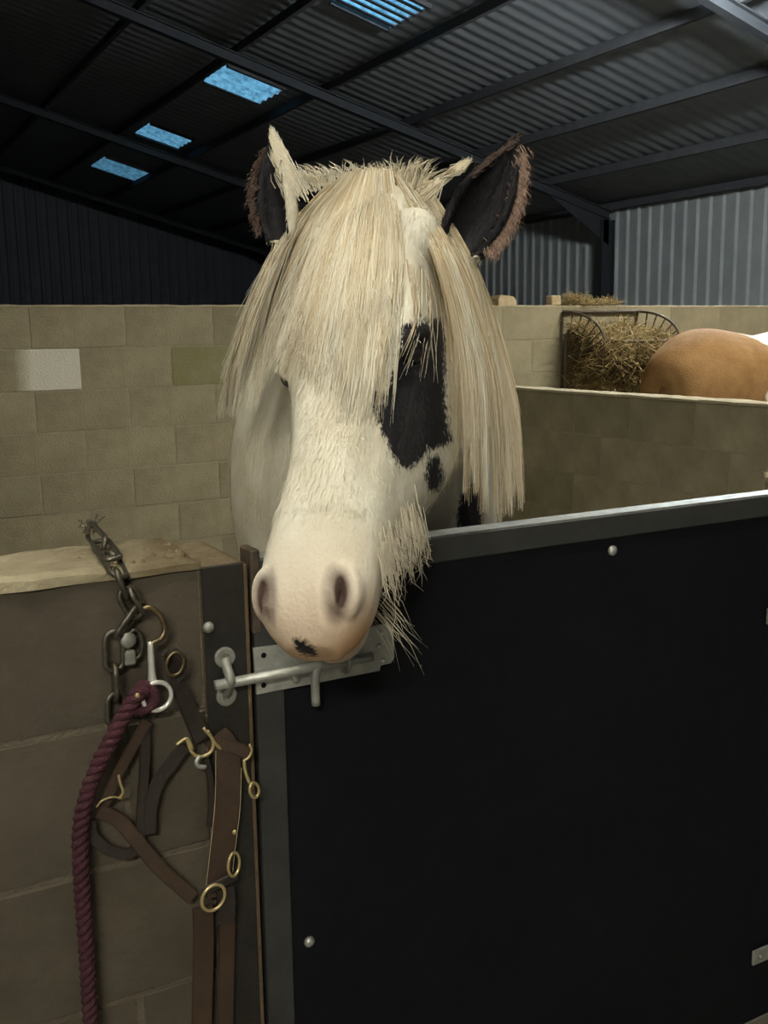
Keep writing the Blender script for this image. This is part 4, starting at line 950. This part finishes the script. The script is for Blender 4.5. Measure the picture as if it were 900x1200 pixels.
# eye splice round the ring
MB().tube(spline([h(160, 815, .03), h(166, 803, .03), h(178, 808, .034), h(180, 822, .034), h(168, 832, .034), h(155, 832, .034)], 6), .0085, 9).build('eye_splice', M['rope'], lr, True)
sn = MB().tube(spline([h(176, 752, .03), h(177, 770, .03), h(178, 788, .03), h(179, 803, .03)], 4), [.0042, .0042, .0045, .0045, .005, .005, .005, .0052, .0055, .006, .0066, .0066, .005], 12).build('snap_shaft', M['chrome'], lr, True)
MB().tube(spline([h(164, 716, .024), h(176, 712, .024), h(188, 722, .026), h(193, 737, .026), h(188, 749, .028), h(178, 754, .03)], 6), .0042, 9).build('snap_hook', M['bronze'], sn, True)
MB().tube(loop(h(184, 816, .036), (1, 0, 0), (0, 0, 1), .0215, .0215, 28), .0036, 9, closed=True).build('ring', M['chrome'], lr, True)
c = h(161, 815, .044); MB().lathe(c, (0, -1, 0), [(.004, -.004), (.004, .002), (.002, .003)], 10).build('crimp', M['brass'], lr, True)

hcr = empty('headcollar', h(240, 1195, .02), 'brown leather headcollar with brass fittings hanging by the door', 'headcollar')
FN = (0, -1, 0)
def strap(pts, wpx, m, off=.018, th=.0045, name='strap', tw=None):
    P = spline([h(*q[:2], q[2] if len(q) > 2 else off) for q in pts], 7); k = len(P)
    z = 1.5/F; nr_ = FN if tw is None else [np.array(FN)*math.cos(tw[0]+(tw[1]-tw[0])*i/(k-1))+np.array((1, 0, 0))*math.sin(tw[0]+(tw[1]-tw[0])*i/(k-1)) for i in range(k)]
    return MB().strap(P, wpx*z, th, nr_).build(name, m, hcr)
Lb, Ld = M['leather'], M['leather_dark']
strap([(196, 764, .03), (203, 786, .03), (216, 818, .024), (228, 846), (237, 866)], 22, Ld, tw=(.7, 0))
strap([(196, 764, .034), (207, 766, .036), (215, 778, .034), (212, 792, .03), (198, 803, .028)], 10, Ld)
strap([(217, 874), (202, 894), (185, 918), (177, 945), (175, 977)], 17, Ld)
strap([(242, 890), (247, 915), (248, 945), (246, 968)], 9, Ld)
s3 = strap([(253, 862, .02), (264, 876, .022), (268, 905, .024), (265, 955, .024), (260, 1005, .024), (256, 1050, .024)], 33, Lb)
strap([(258, 872, .024), (274, 876, .026), (293, 884, .028)], 16, Lb)
strap([(173, 845, .02), (158, 872), (140, 905), (126, 935), (118, 955)], 13, Lb)
strap([(170, 838, .016), (170, 890, .016), (167, 940, .016), (164, 985, .016)], 13, Ld)
strap([(105, 962), (109, 980), (126, 995), (146, 1001), (160, 996)], 15, Ld)
strap([(116, 950, .02), (140, 962, .02), (160, 985, .022), (190, 1020, .022), (226, 1052, .024)], 18, Lb)
strap([(238, 1062, .022), (239, 1100, .02), (238, 1150, .02), (236, 1230, .02)], 27, Lb)
strap([(267, 1070, .02), (266, 1110, .018), (265, 1160, .018), (264, 1230, .018)], 22, Lb)
strap([(264, 1040, .03), (266, 1060, .03), (264, 1082, .03)], 24, Ld)
strap([(232, 1046, .03), (246, 1042, .034), (262, 1034, .034), (278, 1026, .03)], 12, Ld)
for s_, pts in ((0, [(253, 880), (252, 940), (246, 1000), (241, 1044)]), (1, [(283, 900), (281, 950), (275, 1000), (271, 1040)])):   # stitching
    MB().tube(spline([h(x, y, .0272) for x, y in pts], 6), .0005, 5).build('stitching', M['wood'], s3)
def brass(pts, r, name, m=None, closed=False, parent=None):
    return MB().tube(spline(pts, 5) if not closed else pts, r, 8, closed=closed).build(name, m or M['brass'], parent or hcr, True)
bk = brass([h(219, 866, .024), h(224, 880, .026), h(233, 887, .026), h(246, 882, .026), h(250, 870, .026), h(243, 856, .024)], .0028, 'halter_square')
brass([h(207, 873, .024), h(213, 868, .025), h(220, 866, .026), h(226, 878, .026)], .0024, 'square_end', parent=bk)
brass([h(238, 853, .024), h(246, 862, .026), h(252, 871, .026), h(259, 878, .024)], .0026, 'square_end', parent=bk)
brass([h(234, 886, .027), h(230, 893, .029), h(233, 898, .029), h(241, 899, .027)], .0036, 'square_tongue', M['galv'], parent=bk)
brass([h(292, 872, .03), h(295, 880, .032), h(291, 888, .032), h(286, 891, .03)], .0021, 'throat_hook')
tc_ = brass([h(286, 890, .03), h(287, 902, .032), h(291, 914, .032), h(295, 921, .032)], .0028, 'throat_clip')
brass(loop(h(298, 926, .034), (.8, .3, .3), (-.3, 0, .95), .0095, .0125, 18), .0027, 'clip_eye', closed=True, parent=tc_)
brass([h(139, 908, .026), h(141, 918, .028), h(144, 928, .028), h(140, 936, .026)], .0021, 'buckle')
brass([h(113, 946, .026), h(120, 938, .028), h(133, 934, .028), h(143, 936, .026)], .0015, 'buckle_tongue')
brass(loop(h(250, 1052, .036), (1, 0, 0), (.1, 0, 1), .019, .021, 26), .0028, 'ring', closed=True)
brass(loop(h(274, 1013, .034), (.9, .4, 0), (0, 0, 1), .0125, .0195, 24), .0025, 'buckle', closed=True)
c = h(275, 975, .0265); MB().lathe(c, (0, -1, 0), [(.0042, -.002), (.004, .002), (.0015, .003)], 10).build('stud', M['brass'], hcr, True)
brass(loop(h(205, 778, .04), (1, 0, 0), (.1, 0, 1), .013, .0175, 22), .0024, 'hanging_ring', M['bronze'], closed=True)
